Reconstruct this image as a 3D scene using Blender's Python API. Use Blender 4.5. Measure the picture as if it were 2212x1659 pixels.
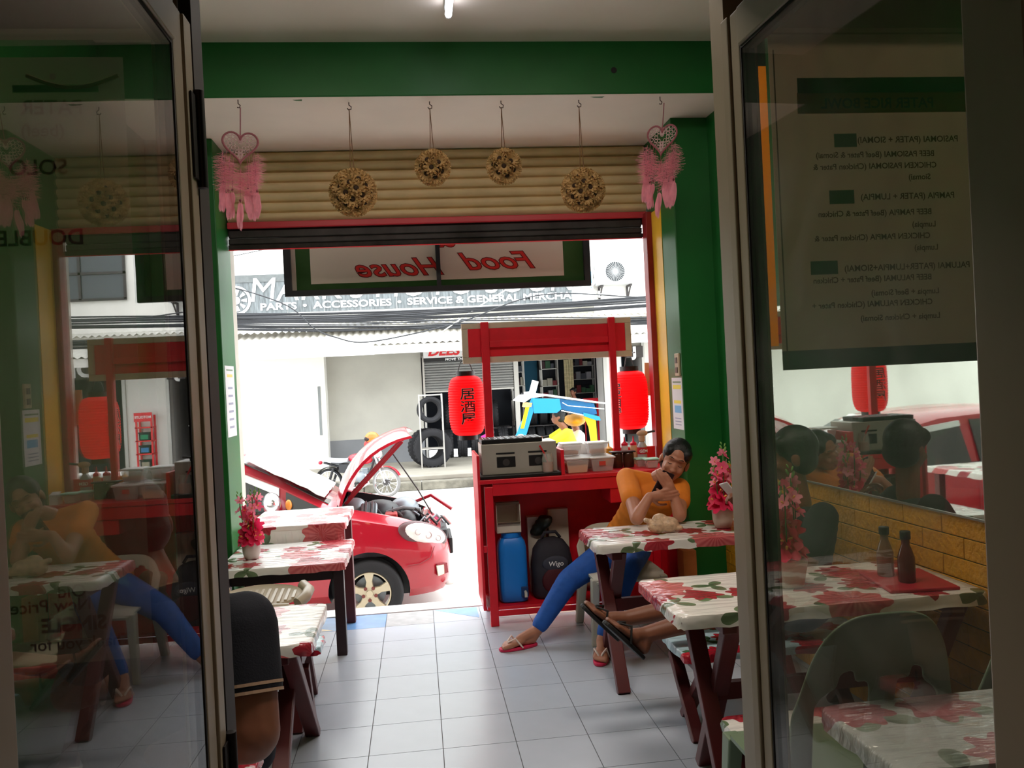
import bpy, bmesh, math, random
from mathutils import Vector, Matrix, noise
random.seed(7)
for _o in list(bpy.data.objects): bpy.data.objects.remove(_o)
SC = bpy.context.scene
COL = SC.collection
PI = math.pi
# ------------------------------------------------------------------ camera
CAM_H, YAW, PITCH, ROLL = 1.49, .11367, -.00554, -.04896
def _cam():
    cy, sy, cp, sp = math.cos(YAW), math.sin(YAW), math.cos(PITCH), math.sin(PITCH)
    f = Vector((sy*cp, cy*cp, sp)); r = Vector((cy, -sy, 0)); u = r.cross(f)
    c, s = math.cos(ROLL), math.sin(ROLL)
    R, U = c*r + s*u, -s*r + c*u
    cd = bpy.data.cameras.new('camera'); cd.sensor_width = 36; cd.lens = 36*1800/2212; cd.clip_start = .02; cd.clip_end = 300
    o = bpy.data.objects.new('camera', cd); COL.objects.link(o)
    o.matrix_world = Matrix(((R.x, U.x, -f.x, 0), (R.y, U.y, -f.y, 0), (R.z, U.z, -f.z, CAM_H), (0, 0, 0, 1)))
    SC.camera = o
_cam()
# ------------------------------------------------------------------ sky (bright overcast) and exposure
W = bpy.data.worlds.new('overcast_sky'); SC.world = W; W.use_nodes = True
_bg = W.node_tree.nodes['Background']; _bg.inputs[0].default_value = (.93, .97, 1, 1); _bg.inputs[1].default_value = 6.0
SC.view_settings.view_transform = 'Standard'; SC.view_settings.look = 'None'
SC.view_settings.exposure = 0.0; SC.view_settings.gamma = 1; SC.view_settings.use_curve_mapping = False
try:
    SC.cycles.max_bounces = 10; SC.cycles.transparent_max_bounces = 24; SC.cycles.diffuse_bounces = 5
    SC.cycles.sample_clamp_indirect = 8
except Exception: pass
# ------------------------------------------------------------------ materials
def lin(c):
    return tuple(((v/255)/12.92 if v/255 <= .04045 else ((v/255+.055)/1.055)**2.4) for v in c)
MATS = {}
def mat(name, col=None, rough=.55, metal=0, var=0, vscale=8, bump=0, bscale=40, trans=0, ior=1.45, emit=0, alpha=1, coat=0, transl=0, spec=None, stretch=None):
    if name in MATS: return MATS[name]
    m = bpy.data.materials.new(name); m.use_nodes = True; nt = m.node_tree; N = nt.nodes; L = nt.links
    b = N['Principled BSDF']; c = lin(col); b.inputs['Base Color'].default_value = (*c, 1)
    b.inputs['Roughness'].default_value = rough; b.inputs['Metallic'].default_value = metal
    b.inputs['Transmission Weight'].default_value = trans; b.inputs['IOR'].default_value = ior
    b.inputs['Alpha'].default_value = alpha; b.inputs['Coat Weight'].default_value = coat; b.inputs['Coat Roughness'].default_value = .04
    if spec is not None: b.inputs['Specular IOR Level'].default_value = spec
    if emit: b.inputs['Emission Color'].default_value = (*c, 1); b.inputs['Emission Strength'].default_value = emit
    tc = None
    if var or bump:
        tc = N.new('ShaderNodeTexCoord'); mp = N.new('ShaderNodeMapping'); L.new(tc.outputs['Object'], mp.inputs[0])
        if stretch: mp.inputs['Scale'].default_value = stretch
    if var:
        n = N.new('ShaderNodeTexNoise'); n.inputs['Scale'].default_value = vscale; n.inputs['Detail'].default_value = 5; L.new(mp.outputs[0], n.inputs[0])
        r = N.new('ShaderNodeValToRGB'); r.color_ramp.elements[0].position = .3; r.color_ramp.elements[1].position = .7
        r.color_ramp.elements[0].color = (*[max(0, v*(1-var)) for v in c], 1); r.color_ramp.elements[1].color = (*[min(1, v*(1+var*.6)) for v in c], 1)
        L.new(n.outputs[0], r.inputs[0]); L.new(r.outputs[0], b.inputs['Base Color'])
    if bump:
        n2 = N.new('ShaderNodeTexNoise'); n2.inputs['Scale'].default_value = bscale; n2.inputs['Detail'].default_value = 4; L.new(mp.outputs[0], n2.inputs[0])
        bm = N.new('ShaderNodeBump'); bm.inputs['Strength'].default_value = bump; bm.inputs['Distance'].default_value = .01
        L.new(n2.outputs[0], bm.inputs['Height']); L.new(bm.outputs[0], b.inputs['Normal'])
    if transl:
        t = N.new('ShaderNodeBsdfTranslucent'); t.inputs[0].default_value = (*c, 1); mx = N.new('ShaderNodeMixShader'); mx.inputs[0].default_value = transl
        L.new(b.outputs[0], mx.inputs[1]); L.new(t.outputs[0], mx.inputs[2]); L.new(mx.outputs[0], N['Material Output'].inputs[0])
    MATS[name] = m
    return m
def math_node(N, L, op, a, b=None, c=None):
    n = N.new('ShaderNodeMath'); n.operation = op
    for i, v in enumerate((a, b, c)):
        if v is None: continue
        if isinstance(v, (int, float)): n.inputs[i].default_value = v
        else: L.new(v, n.inputs[i])
    return n.outputs[0]
def floral(name, base, flowers, leaf, scale=4.2, rough=.22, wrinkle=.35):
    """printed plastic tablecloth: big many-petalled blooms and sprigs of leaves"""
    if name in MATS: return MATS[name]
    m = bpy.data.materials.new(name); m.use_nodes = True; nt = m.node_tree; N = nt.nodes; L = nt.links
    b = N['Principled BSDF']; b.inputs['Roughness'].default_value = rough
    tc = N.new('ShaderNodeTexCoord'); sx = N.new('ShaderNodeSeparateXYZ'); L.new(tc.outputs['Object'], sx.inputs[0])
    cx = N.new('ShaderNodeCombineXYZ'); L.new(sx.outputs[0], cx.inputs[0]); L.new(math_node(N, L, 'ADD', sx.outputs[1], sx.outputs[2]), cx.inputs[1])
    wn = N.new('ShaderNodeTexNoise'); wn.inputs['Scale'].default_value = 22; L.new(cx.outputs[0], wn.inputs[0])
    cur = None
    def layer(offset, sc, npet, radius, depth, thr, colA, colB, prev, streak):
        mp = N.new('ShaderNodeMapping'); mp.inputs['Location'].default_value = offset; mp.inputs['Scale'].default_value = (sc, sc, sc); L.new(cx.outputs[0], mp.inputs[0])
        v = N.new('ShaderNodeTexVoronoi'); v.voronoi_dimensions = '2D'; v.inputs['Scale'].default_value = 1; v.inputs['Randomness'].default_value = .75
        L.new(mp.outputs[0], v.inputs['Vector'])
        d = N.new('ShaderNodeVectorMath'); d.operation = 'SUBTRACT'; L.new(mp.outputs[0], d.inputs[0]); L.new(v.outputs['Position'], d.inputs[1])
        s2 = N.new('ShaderNodeSeparateXYZ'); L.new(d.outputs[0], s2.inputs[0])
        sc3 = N.new('ShaderNodeSeparateColor'); L.new(v.outputs['Color'], sc3.inputs[0])
        ang = math_node(N, L, 'ARCTAN2', s2.outputs[1], s2.outputs[0])
        ph = math_node(N, L, 'MULTIPLY_ADD', sc3.outputs[0], 6.28, math_node(N, L, 'MULTIPLY', ang, npet))
        lob = math_node(N, L, 'MULTIPLY_ADD', math_node(N, L, 'COSINE', ph), depth, 1-depth)
        lob = math_node(N, L, 'MULTIPLY_ADD', wn.outputs[0], .25, lob)
        rad = math_node(N, L, 'MULTIPLY', lob, radius)
        edge = math_node(N, L, 'SUBTRACT', rad, v.outputs['Distance'])
        msk = math_node(N, L, 'MULTIPLY', math_node(N, L, 'GREATER_THAN', edge, 0), math_node(N, L, 'GREATER_THAN', sc3.outputs[1], thr))
        st = math_node(N, L, 'MULTIPLY_ADD', math_node(N, L, 'COSINE', math_node(N, L, 'MULTIPLY', ang, streak)), .3, .35)
        st = math_node(N, L, 'ADD', st, math_node(N, L, 'MULTIPLY', v.outputs['Distance'], 1.3))
        mc = N.new('ShaderNodeMix'); mc.data_type = 'RGBA'; mc.inputs[6].default_value = (*lin(colB), 1); mc.inputs[7].default_value = (*lin(colA), 1); L.new(st, mc.inputs[0])
        mm = N.new('ShaderNodeMix'); mm.data_type = 'RGBA'; L.new(msk, mm.inputs[0])
        if prev is None: mm.inputs[6].default_value = (*lin(base), 1)
        else: L.new(prev, mm.inputs[6])
        L.new(mc.outputs[2], mm.inputs[7])
        return mm.outputs[2]
    cur = layer((.31, .77, 0), scale*1.7, 3, .40, .46, .5, leaf, [int(v*.7) for v in leaf], None, 3)
    cur = layer((3.1, 1.7, 0), scale, 9, .42, .12, .42, flowers[0], flowers[1], cur, 18)
    cur = layer((7.3, 5.2, 0), scale*1.4, 8, .36, .16, .66, flowers[1], flowers[2], cur, 14)
    L.new(cur, b.inputs['Base Color'])
    n2 = N.new('ShaderNodeTexNoise'); n2.inputs['Scale'].default_value = 9; n2.inputs['Detail'].default_value = 3
    m2 = N.new('ShaderNodeMapping'); m2.inputs['Scale'].default_value = (.6, 3.5, 1); L.new(tc.outputs['Object'], m2.inputs[0]); L.new(m2.outputs[0], n2.inputs[0])
    bp = N.new('ShaderNodeBump'); bp.inputs['Strength'].default_value = wrinkle; bp.inputs['Distance'].default_value = .02; L.new(n2.outputs[0], bp.inputs['Height']); L.new(bp.outputs[0], b.inputs['Normal'])
    MATS[name] = m
    return m
def pane_mat(name, tint, dust):
    """clear sheet of dusty glass: Fresnel mirror over a tinted clear body, with a thin film of dust smears"""
    m = bpy.data.materials.new(name); m.use_nodes = True; nt = m.node_tree; N = nt.nodes; L = nt.links
    N.remove(N['Principled BSDF'])
    t = N.new('ShaderNodeBsdfTransparent'); t.inputs[0].default_value = (*tint, 1)
    g = N.new('ShaderNodeBsdfGlossy'); g.inputs['Roughness'].default_value = 0.0; g.inputs[0].default_value = (.97, .97, .97, 1)
    ge = N.new('ShaderNodeNewGeometry'); dt = N.new('ShaderNodeVectorMath'); dt.operation = 'DOT_PRODUCT'; L.new(ge.outputs['Normal'], dt.inputs[0]); L.new(ge.outputs['Incoming'], dt.inputs[1])
    c1 = math_node(N, L, 'SUBTRACT', 1.0, math_node(N, L, 'ABSOLUTE', dt.outputs['Value'])); fr = math_node(N, L, 'MULTIPLY_ADD', math_node(N, L, 'POWER', c1, 5.0), .957, .043)   # Schlick, the same from both sides of a thin sheet
    mx = N.new('ShaderNodeMixShader'); L.new(fr, mx.inputs[0]); L.new(t.outputs[0], mx.inputs[1]); L.new(g.outputs[0], mx.inputs[2])
    d = N.new('ShaderNodeBsdfDiffuse'); d.inputs[0].default_value = (.6, .58, .54, 1)
    tc = N.new('ShaderNodeTexCoord'); mp = N.new('ShaderNodeMapping'); mp.inputs['Scale'].default_value = (1, 1, .6); L.new(tc.outputs['Object'], mp.inputs[0])
    n = N.new('ShaderNodeTexNoise'); n.inputs['Scale'].default_value = 7; n.inputs['Detail'].default_value = 8; n.inputs['Distortion'].default_value = 1.2; L.new(mp.outputs[0], n.inputs[0])
    r = N.new('ShaderNodeMapRange'); r.inputs[1].default_value = .42; r.inputs[2].default_value = .8; r.inputs[3].default_value = dust*.25; r.inputs[4].default_value = dust; L.new(n.outputs[0], r.inputs[0])
    m2 = N.new('ShaderNodeMixShader'); L.new(r.outputs[0], m2.inputs[0]); L.new(mx.outputs[0], m2.inputs[1]); L.new(d.outputs[0], m2.inputs[2])
    L.new(m2.outputs[0], N['Material Output'].inputs[0])
    return m
def clear(name, tint=(.95, .95, .95), mix=.25, rough=.1):
    """thin clear plastic or jar glass"""
    if name in MATS: return MATS[name]
    m = bpy.data.materials.new(name); m.use_nodes = True; nt = m.node_tree; N = nt.nodes; L = nt.links
    b = N['Principled BSDF']; b.inputs['Base Color'].default_value = (*tint, 1); b.inputs['Roughness'].default_value = rough
    t = N.new('ShaderNodeBsdfTransparent'); t.inputs[0].default_value = (*tint, 1)
    mx = N.new('ShaderNodeMixShader'); mx.inputs[0].default_value = mix
    L.new(t.outputs[0], mx.inputs[1]); L.new(b.outputs[0], mx.inputs[2]); L.new(mx.outputs[0], N['Material Output'].inputs[0])
    MATS[name] = m
    return m
# ------------------------------------------------------------------ mesh builder
WM = {}
def frame(o, x=None, z=None):
    """matrix at o with local z along z and local x near x"""
    z = Vector(z).normalized() if z is not None else Vector((0, 0, 1))
    x = Vector(x) if x is not None else (Vector((1, 0, 0)) if abs(z.x) < .9 else Vector((0, 1, 0)))
    x = (x - x.dot(z)*z).normalized(); y = z.cross(x)
    return Matrix(((x.x, y.x, z.x, o[0]), (x.y, y.y, z.y, o[1]), (x.z, y.z, z.z, o[2]), (0, 0, 0, 1)))
def rot(ax, deg): return Matrix.Rotation(math.radians(deg), 4, ax)
def tr(x, y, z): return Matrix.Translation((x, y, z))
class MB:
    def __init__(s, M=None): s.v = []; s.f = []; s.m = []; s.M = M; s.mi = 0
    def add(s, vs, fs, mi=None):
        o = len(s.v); M = s.M
        s.v += [tuple(M @ Vector(p)) for p in vs] if M else [tuple(p) for p in vs]
        s.f += [[i+o for i in f] for f in fs]; s.m += [s.mi if mi is None else mi]*len(fs)
        return s
    def bx(s, x0, x1, y0, y1, z0, z1, M=None, mi=None):
        p = [(x, y, z) for x in (x0, x1) for y in (y0, y1) for z in (z0, z1)]
        if M: p = [M @ Vector(q) for q in p]
        return s.add(p, [(0, 1, 3, 2), (4, 6, 7, 5), (0, 4, 5, 1), (2, 3, 7, 6), (0, 2, 6, 4), (1, 5, 7, 3)], mi)
    def box(s, c, d, M=None, mi=None):
        return s.bx(c[0]-d[0]/2, c[0]+d[0]/2, c[1]-d[1]/2, c[1]+d[1]/2, c[2]-d[2]/2, c[2]+d[2]/2, M, mi)
    def beam(s, a, b, w, h=None, up=(0, 0, 1), mi=None):
        a, b = Vector(a), Vector(b); h = h or w; M = frame(a, up, b-a)
        return s.bx(-h/2, h/2, -w/2, w/2, 0, (b-a).length, M, mi)
    def tube(s, pts, r, n=8, cap=True, closed=False, mi=None):
        pts = [Vector(p) for p in pts]; k = len(pts); vs = []; fs = []
        rs = r if isinstance(r, (list, tuple)) else [r]*k; up = None
        for i, p in enumerate(pts):
            if closed: d = pts[(i+1) % k]-pts[i-1]
            else: d = pts[min(i+1, k-1)]-pts[max(i-1, 0)]
            if d.length < 1e-9: d = Vector((0, 0, 1))
            d.normalize()
            if up is None: up = Vector((0, 0, 1)) if abs(d.z) < .9 else Vector((1, 0, 0))
            u = up - up.dot(d)*d
            if u.length < 1e-6: u = d.orthogonal()
            u.normalize(); w = d.cross(u); up = u
            vs += [p + rs[i]*(math.cos(2*PI*j/n)*u + math.sin(2*PI*j/n)*w) for j in range(n)]
        for i in range(k if closed else k-1):
            a, b = i*n, ((i+1) % k)*n
            fs += [(a+j, a+(j+1) % n, b+(j+1) % n, b+j) for j in range(n)]
        if cap and not closed: fs += [tuple(range(n-1, -1, -1)), tuple(range((k-1)*n, k*n))]
        return s.add(vs, fs, mi)
    def cyl(s, a, b, r0, r1=None, n=14, mi=None): return s.tube([a, b], [r0, r0 if r1 is None else r1], n, mi=mi)
    def lathe(s, prof, n=20, M=None, mi=None, close=False):
        vs = []; fs = []; k = len(prof)
        for r, z in prof: vs += [(r*math.cos(2*PI*j/n), r*math.sin(2*PI*j/n), z) for j in range(n)]
        for i in range(k if close else k-1):
            a, b = i*n, ((i+1) % k)*n
            fs += [(a+j, a+(j+1) % n, b+(j+1) % n, b+j) for j in range(n)]
        if not close:
            if prof[0][0] > 1e-4: fs.append(tuple(range(n-1, -1, -1)))
            if prof[-1][0] > 1e-4: fs.append(tuple(range((k-1)*n, k*n)))
        if M: vs = [M @ Vector(p) for p in vs]
        return s.add(vs, fs, mi)
    def ell(s, c, r, M=None, nu=14, nv=10, mi=None):
        if isinstance(r, (int, float)): r = (r, r, r)
        vs = [(0, 0, -r[2])]; fs = []
        for i in range(1, nv):
            t = -PI/2 + PI*i/nv
            vs += [(r[0]*math.cos(t)*math.cos(2*PI*j/nu), r[1]*math.cos(t)*math.sin(2*PI*j/nu), r[2]*math.sin(t)) for j in range(nu)]
        vs.append((0, 0, r[2]))
        fs += [(0, 1+(j+1) % nu, 1+j) for j in range(nu)]
        for i in range(nv-2):
            a, b = 1+i*nu, 1+(i+1)*nu
            fs += [(a+j, a+(j+1) % nu, b+(j+1) % nu, b+j) for j in range(nu)]
        e = len(vs)-1; a = 1+(nv-2)*nu
        fs += [(a+j, a+(j+1) % nu, e) for j in range(nu)]
        T = tr(*c) @ (M if M else Matrix())
        return s.add([T @ Vector(p) for p in vs], fs, mi)
    def cap(s, a, b, r0, r1=None, n=12, mi=None):
        """round-ended tapered limb"""
        a, b = Vector(a), Vector(b); r1 = r0 if r1 is None else r1; d = b-a; L = max(d.length, 1e-5); M = frame(a, None, d)
        prof = [(1e-5, -r0)] + [(r0*math.cos(t), r0*math.sin(t)) for t in (-1.1, -.55, 0)] + [(r1*math.cos(t), L+r1*math.sin(t)) for t in (0, .55, 1.1)] + [(1e-5, L+r1)]
        return s.lathe(prof, n, M, mi)
    def limb(s, pts, rs, n=12):
        for i in range(len(pts)-1): s.cap(pts[i], pts[i+1], rs[i], rs[i+1], n)
        return s
    def prism(s, poly, t, M=None, mi=None):
        k = len(poly); vs = [(x, y, 0) for x, y in poly] + [(x, y, t) for x, y in poly]
        fs = [tuple(range(k-1, -1, -1)), tuple(range(k, 2*k))] + [(i, (i+1) % k, k+(i+1) % k, k+i) for i in range(k)]
        if M: vs = [M @ Vector(p) for p in vs]
        return s.add(vs, fs, mi)
    def loft(s, rings, cap=True, closed=True, mi=None):
        n = len(rings[0]); vs = [p for r in rings for p in r]; fs = []
        for i in range(len(rings)-1):
            a, b = i*n, (i+1)*n
            fs += [(a+j, a+(j+1) % n, b+(j+1) % n, b+j) for j in range(n if closed else n-1)]
        if cap: fs += [tuple(range(n-1, -1, -1)), tuple(range(len(vs)-n, len(vs)))]
        return s.add(vs, fs, mi)
    def mesh(s, name, mats):
        me = bpy.data.meshes.new(name); me.from_pydata([Vector(p) for p in s.v], [], s.f)
        for m in (mats if isinstance(mats, (list, tuple)) else [mats]): me.materials.append(m)
        for i, p in enumerate(me.polygons): p.material_index = s.m[i]
        me.update()
        return me
    def build(s, name, mats, parent=None, smooth=0, bevel=0, sub=0, world=True, remesh=0, relax=0, fix=True):
        if parent is not None and world:
            I = WM[parent].inverted(); s.v = [tuple(I @ Vector(p)) for p in s.v]
        me = s.mesh(name, mats)
        if fix:
            bm = bmesh.new(); bm.from_mesh(me); bmesh.ops.recalc_face_normals(bm, faces=bm.faces); bm.to_mesh(me); bm.free()
        return link(name, me, parent, smooth, bevel, sub, remesh, relax)
def bake(o):
    bpy.context.view_layer.update()
    dg = bpy.context.evaluated_depsgraph_get(); me = bpy.data.meshes.new_from_object(o.evaluated_get(dg)); o.modifiers.clear(); o.data = me
def link(name, me, parent=None, smooth=0, bevel=0, sub=0, remesh=0, relax=0):
    o = bpy.data.objects.new(name, me); COL.objects.link(o); WM[o] = WM[parent] if parent is not None else Matrix()
    if parent is not None: o.parent = parent
    if remesh:
        r = o.modifiers.new('r', 'REMESH'); r.mode = 'VOXEL'; r.voxel_size = remesh; r.use_smooth_shade = True
        if relax: q = o.modifiers.new('s', 'SMOOTH'); q.iterations = relax; q.factor = .5
        mats = list(me.materials); bake(o); me = o.data
        if not me.materials:
            for m in mats: me.materials.append(m)
        smooth = 180
    if bevel:
        b = o.modifiers.new('b', 'BEVEL'); b.width = bevel; b.segments = 2; b.limit_method = 'ANGLE'; b.angle_limit = .7
    if sub:
        q = o.modifiers.new('u', 'SUBSURF'); q.levels = sub; q.render_levels = sub
    if smooth:
        if smooth >= 180:
            for p in me.polygons: p.use_smooth = True
        else:
            for p in me.polygons: p.use_smooth = True
            try: me.set_sharp_from_angle(angle=math.radians(smooth))
            except Exception: pass
    return o
def tag(o, label, cat, group=None):
    o['label'] = label; o['category'] = cat
    if group: o['group'] = group
    return o
def thing(name, label, cat, loc=(0, 0, 0), rz=0, group=None):
    o = bpy.data.objects.new(name, None); COL.objects.link(o); o.empty_display_size = .05
    o.location = loc; o.rotation_euler = (0, 0, rz); WM[o] = tr(*loc) @ Matrix.Rotation(rz, 4, 'Z')
    return tag(o, label, cat, group)
def struct(o): o['kind'] = 'structure'; return o
def dup(o, parent=None):
    c = o.copy(); COL.objects.link(c); WM[c] = WM[parent] if parent else WM.get(o, Matrix())
    if parent is not None: c.parent = parent
    for ch in list(o.children): dup(ch, c)
    return c
def dup_at(o, loc, rz, label=None):
    c = dup(o); c.location = loc; c.rotation_euler = (0, 0, rz); WM[c] = tr(*loc) @ Matrix.Rotation(rz, 4, 'Z')
    if label: c['label'] = label
    return c
# flat lettering as mesh outlines
def text_geo(body, size, bold=0.0, shear=0, sx=1.0, space=1.0, center=True):
    cu = bpy.data.curves.new('lettering', 'FONT'); cu.body = body; cu.size = size; cu.shear = shear; cu.offset = bold; cu.space_character = space
    cu.resolution_u = 3; cu.align_x = 'CENTER' if center else 'LEFT'
    o = bpy.data.objects.new('lettering', cu); COL.objects.link(o); bpy.context.view_layer.update()
    me = bpy.data.meshes.new_from_object(o.evaluated_get(bpy.context.evaluated_depsgraph_get()))
    vs = [(v.co.x*sx, v.co.y, 0) for v in me.vertices]; fs = [list(p.vertices) for p in me.polygons]
    bpy.data.objects.remove(o); bpy.data.curves.remove(cu); bpy.data.meshes.remove(me)
    return vs, fs
def lettering(name, items, mats, parent, world=True):
    """items: (text, size, matrix, kwargs) -> one flat print"""
    b = MB()
    for t, size, M, kw in items:
        kw = dict(kw); mi = kw.pop('mi', 0); vs, fs = text_geo(t, size, **kw)
        b.add([M @ Vector(p) for p in vs], fs, mi)
    if not b.v: return None
    return b.build(name, mats, parent, world=world, fix=False)
# ------------------------------------------------------------------ the room
G = mat('green_paint', (22, 100, 40), .42, var=.12, vscale=3, bump=.05, bscale=60)
YEL = mat('yellow_paint', (238, 186, 52), .4, var=.1, vscale=6)
YBR = mat('yellow_foam_brick', (222, 160, 40), .42, var=.15, vscale=30, bump=.9, bscale=55)
WHITE = mat('ceiling_white', (232, 218, 204), .7, var=.06, vscale=2)
RED = mat('red_enamel', (222, 26, 44), .33, var=.12, vscale=9)
REDM = mat('red_steel', (150, 32, 36), .4, var=.15, vscale=12)
TILE = mat('white_tile', (182, 190, 202), .26, var=.06, vscale=3.5, spec=.4)
TILEB = mat('blue_tile', (120, 165, 215), .2, var=.1); TILEY = mat('cream_tile', (240, 218, 160), .2, var=.06); TILEG = mat('grey_stone_tile', (165, 165, 165), .4, var=.2, vscale=14)
GROUT = mat('grout', (105, 105, 108), .9)
CONC = mat('concrete', (150, 148, 140), .85, var=.25, vscale=3, bump=.4, bscale=30)
DSTEEL = mat('dark_steel', (62, 58, 58), .5, metal=.3, var=.3, vscale=10)
CREAM = mat('cream_slat', (232, 206, 160), .5, var=.12, vscale=5)
BLK = mat('black_plastic', (16, 16, 18), .4)
DARKW = mat('dim_plaster', (92, 78, 66), .8, var=.1)
XL, XR, YF = -1.55, 2.0, 5.56
# floor with single tiles
fl = struct(MB().bx(XL, XR, .2, 5.52, -.05, -.004).build('floor', GROUT))
tile_me = MB().bx(0, .2965, 0, .2965, -.012, 0).mesh('tile', TILE)
tcol = {}
for nm, mm in (('b', TILEB), ('y', TILEY), ('g', TILEG)): tcol[nm] = MB().bx(0, .2965, 0, .2965, -.012, 0).mesh('tile', mm)
ix = [-.266+.3*k for k in range(-5, 8)]; iy = [5.207-.3*k for k in range(0, 17)]
def tile(x0, x1, y0, y1, me, full): 
    if full: t = link('tile', me, fl); t.location = (x0+.00175, y0+.00175, 0)
    else: MB().bx(x0+.002, x1-.002, y0+.002, y1-.002, -.012, 0).build('tile', me.materials[0], fl, bevel=0)
for j, y in enumerate(iy):
    for x in ix:
        a, b_ = max(x, XL), min(x+.3, XR)
        if b_-a < .02: continue
        if j == 0:
            k = round((x+.266)/.3); key = {-2: 'b', -1: 'b', 0: 'g', 3: 'y', -4: 'y', 5: 'b'}.get(k)
            tile(a, b_, y, y+.3, tcol[key] if key else tile_me, abs(b_-a-.3) < 1e-3)
            if k in (1, -2):      # a corner of the other glaze let into the tile
                o, mm = ((x, TILEB) if k == 1 else (x, TILEY))
                p = [(o+.01, y+.285), (o+.285, y+.285), (o+.285, y+.04)] if k == 1 else [(o+.01, y+.01), (o+.28, y+.01), (o+.01, y+.2)]
                MB().prism(p, .0008, tr(0, 0, 0)).build('tile_inlay', mm, fl)
        tile(a, b_, y-.3, y, tile_me, abs(b_-a-.3) < 1e-3)
struct(MB().bx(-1.16, 1.6, 5.52, 5.69, -.06, .004).build('trim_1', mat('sill_white', (232, 232, 230), .3), bevel=.004))
struct(MB().bx(-6, 6, 5.69, 6.1, -.8, -.45).build('step_concrete', CONC))
struct(MB().bx(-6, 6, 5.3, 5.69, -.8, -.061).build('plinth_concrete', CONC))
# ceilings and beam
struct(MB().bx(XL, XR, 1.44, 4.5, 3.32, 3.4).build('ceiling', WHITE))
sof = struct(MB().bx(XL, XR, 4.495, 5.6, 3.03, 3.1).build('ceiling_soffit', WHITE))
bm_ = MB().bx(XL, XR, 4.49, 4.62, 3.031, 3.33).build('wall_beam', G, bevel=.006); struct(bm_)
b = MB(); b.lathe([(1e-4, 0), (.014, 0), (.017, .003), (1e-4, .0035)], 10, frame((1.16, 4.489, 3.16), None, (0, -1, 0))); b.build('bolt_hole', BLK, bm_)
b = MB()
for x, w in ((-.58, .05), (1.03, .08)): b.prism([(x, 4.53), (x+w, 4.525), (x+w*.9, 4.55), (x+w*.3, 4.545)], .0005, tr(0, 0, 3.0294))
b.build('paint_smear', G, sof)
# walls
wl = struct(MB().bx(XL-.12, XL, 1.44, 5.6, -.1, 3.4).build('wall_left', G))
WRM = tr(1.86, 4.2, 0) @ rot('Z', 2)      # the right wall runs a little out of square
wr = struct(MB().bx(0, .12, -2.8, 1.35, -.1, 3.4).build('wall_right', G)); wr.matrix_world = WRM; WM[wr] = WRM
brick_me = MB().bx(-.006, 0, .002, .231, .0015, .0755).mesh('brick', YBR)
def bricks(wall, X, sgn, y0, y1):
    for r in range(12):
        y = y0 - (.1165 if r % 2 else 0)
        while y < y1:
            a, c = max(y, y0), min(y+.233, y1)
            if c-a > .03:
                if c-a > .232:
                    o = link('brick', brick_me, wall, bevel=.003); o.location = (X, y, r*.077); o.scale = (sgn, 1, 1)
                else: MB().bx(min(X, X-.006*sgn), max(X, X-.006*sgn), a+.002, c-.002, r*.077+.0015, r*.077+.0755).build('brick', YBR, wall, world=False)
            y += .233
bricks(wr, 0, 1, -2.6, .75)
# columns at the opening
cl = struct(MB().bx(XL, -1.155, 5.2, 5.56, 0, 3.03).build('wall_front_left', G, bevel=.006))
cr = struct(MB().bx(1.605, 1.95, 4.92, 5.56, 0, 3.03).build('wall_front_right', G, bevel=.006))
MB().bx(1.602, 1.6049, 5.19, 5.40, 0, 2.55).build('yellow_strip', YEL, cr)
struct(MB().bx(1.565, 1.625, 5.40, 5.50, 0, 2.56).build('trim_2', REDM, bevel=.004))
# facade outside above and beside the opening
FAC = mat('facade_plaster', (196, 190, 178), .8, var=.1)
struct(MB().bx(-7, -1.16, 5.5605, 5.69, -.8, 7).bx(1.63, 7, 5.5605, 5.69, -.8, 7).bx(-1.16, 1.63, 5.6, 5.69, 2.75, 7).build('wall_front', FAC))
# rolled shutter: cream slats, a red bar, dark lower slats
sh = thing('roller_shutter', 'cream ribbed roller shutter rolled up above the shop opening with dark bottom slats', 'shutter', (0.2, 5.5, 2.4))
n = 7; z0, z1 = 2.578, 3.03; hh = (z1-z0)/n
for i in range(n):
    z = z0+i*hh; prof = [(5.53, z), (5.512, z+.004), (5.505, z+hh*.18), (5.494, z+hh*.35), (5.49, z+hh*.6), (5.496, z+hh*.82), (5.51, z+hh*.9), (5.505, z+hh*.95), (5.53, z+hh*.995)]
    b = MB(); b.loft([[(x, y, zz) for y, zz in prof] for x in (-1.15, 1.6)]); b.build('slat', CREAM, sh, smooth=40)
MB().bx(-1.15, 1.6, 5.47, 5.5, 2.535, 2.576).build('red_bar', mat('pink_red_bar', (206, 58, 70), .4), sh, bevel=.006)
for i, (a, c, y) in enumerate(((2.478, 2.533, 5.508), (2.436, 2.476, 5.5))): MB().bx(-1.15, 1.565, y, y+.03, a, c).build('slat', DSTEEL, sh, bevel=.008)
b = MB().bx(-1.15, 1.565, 5.49, 5.54, 2.405, 2.434); b.build('bottom_rail', mat('dark_rail', (52, 44, 42), .6, metal=.3, var=.5, vscale=20), sh, bevel=.004)
MB().bx(-1.15, 1.565, 5.492, 5.5, 2.398, 2.404).build('red_lip', RED, sh)
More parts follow.
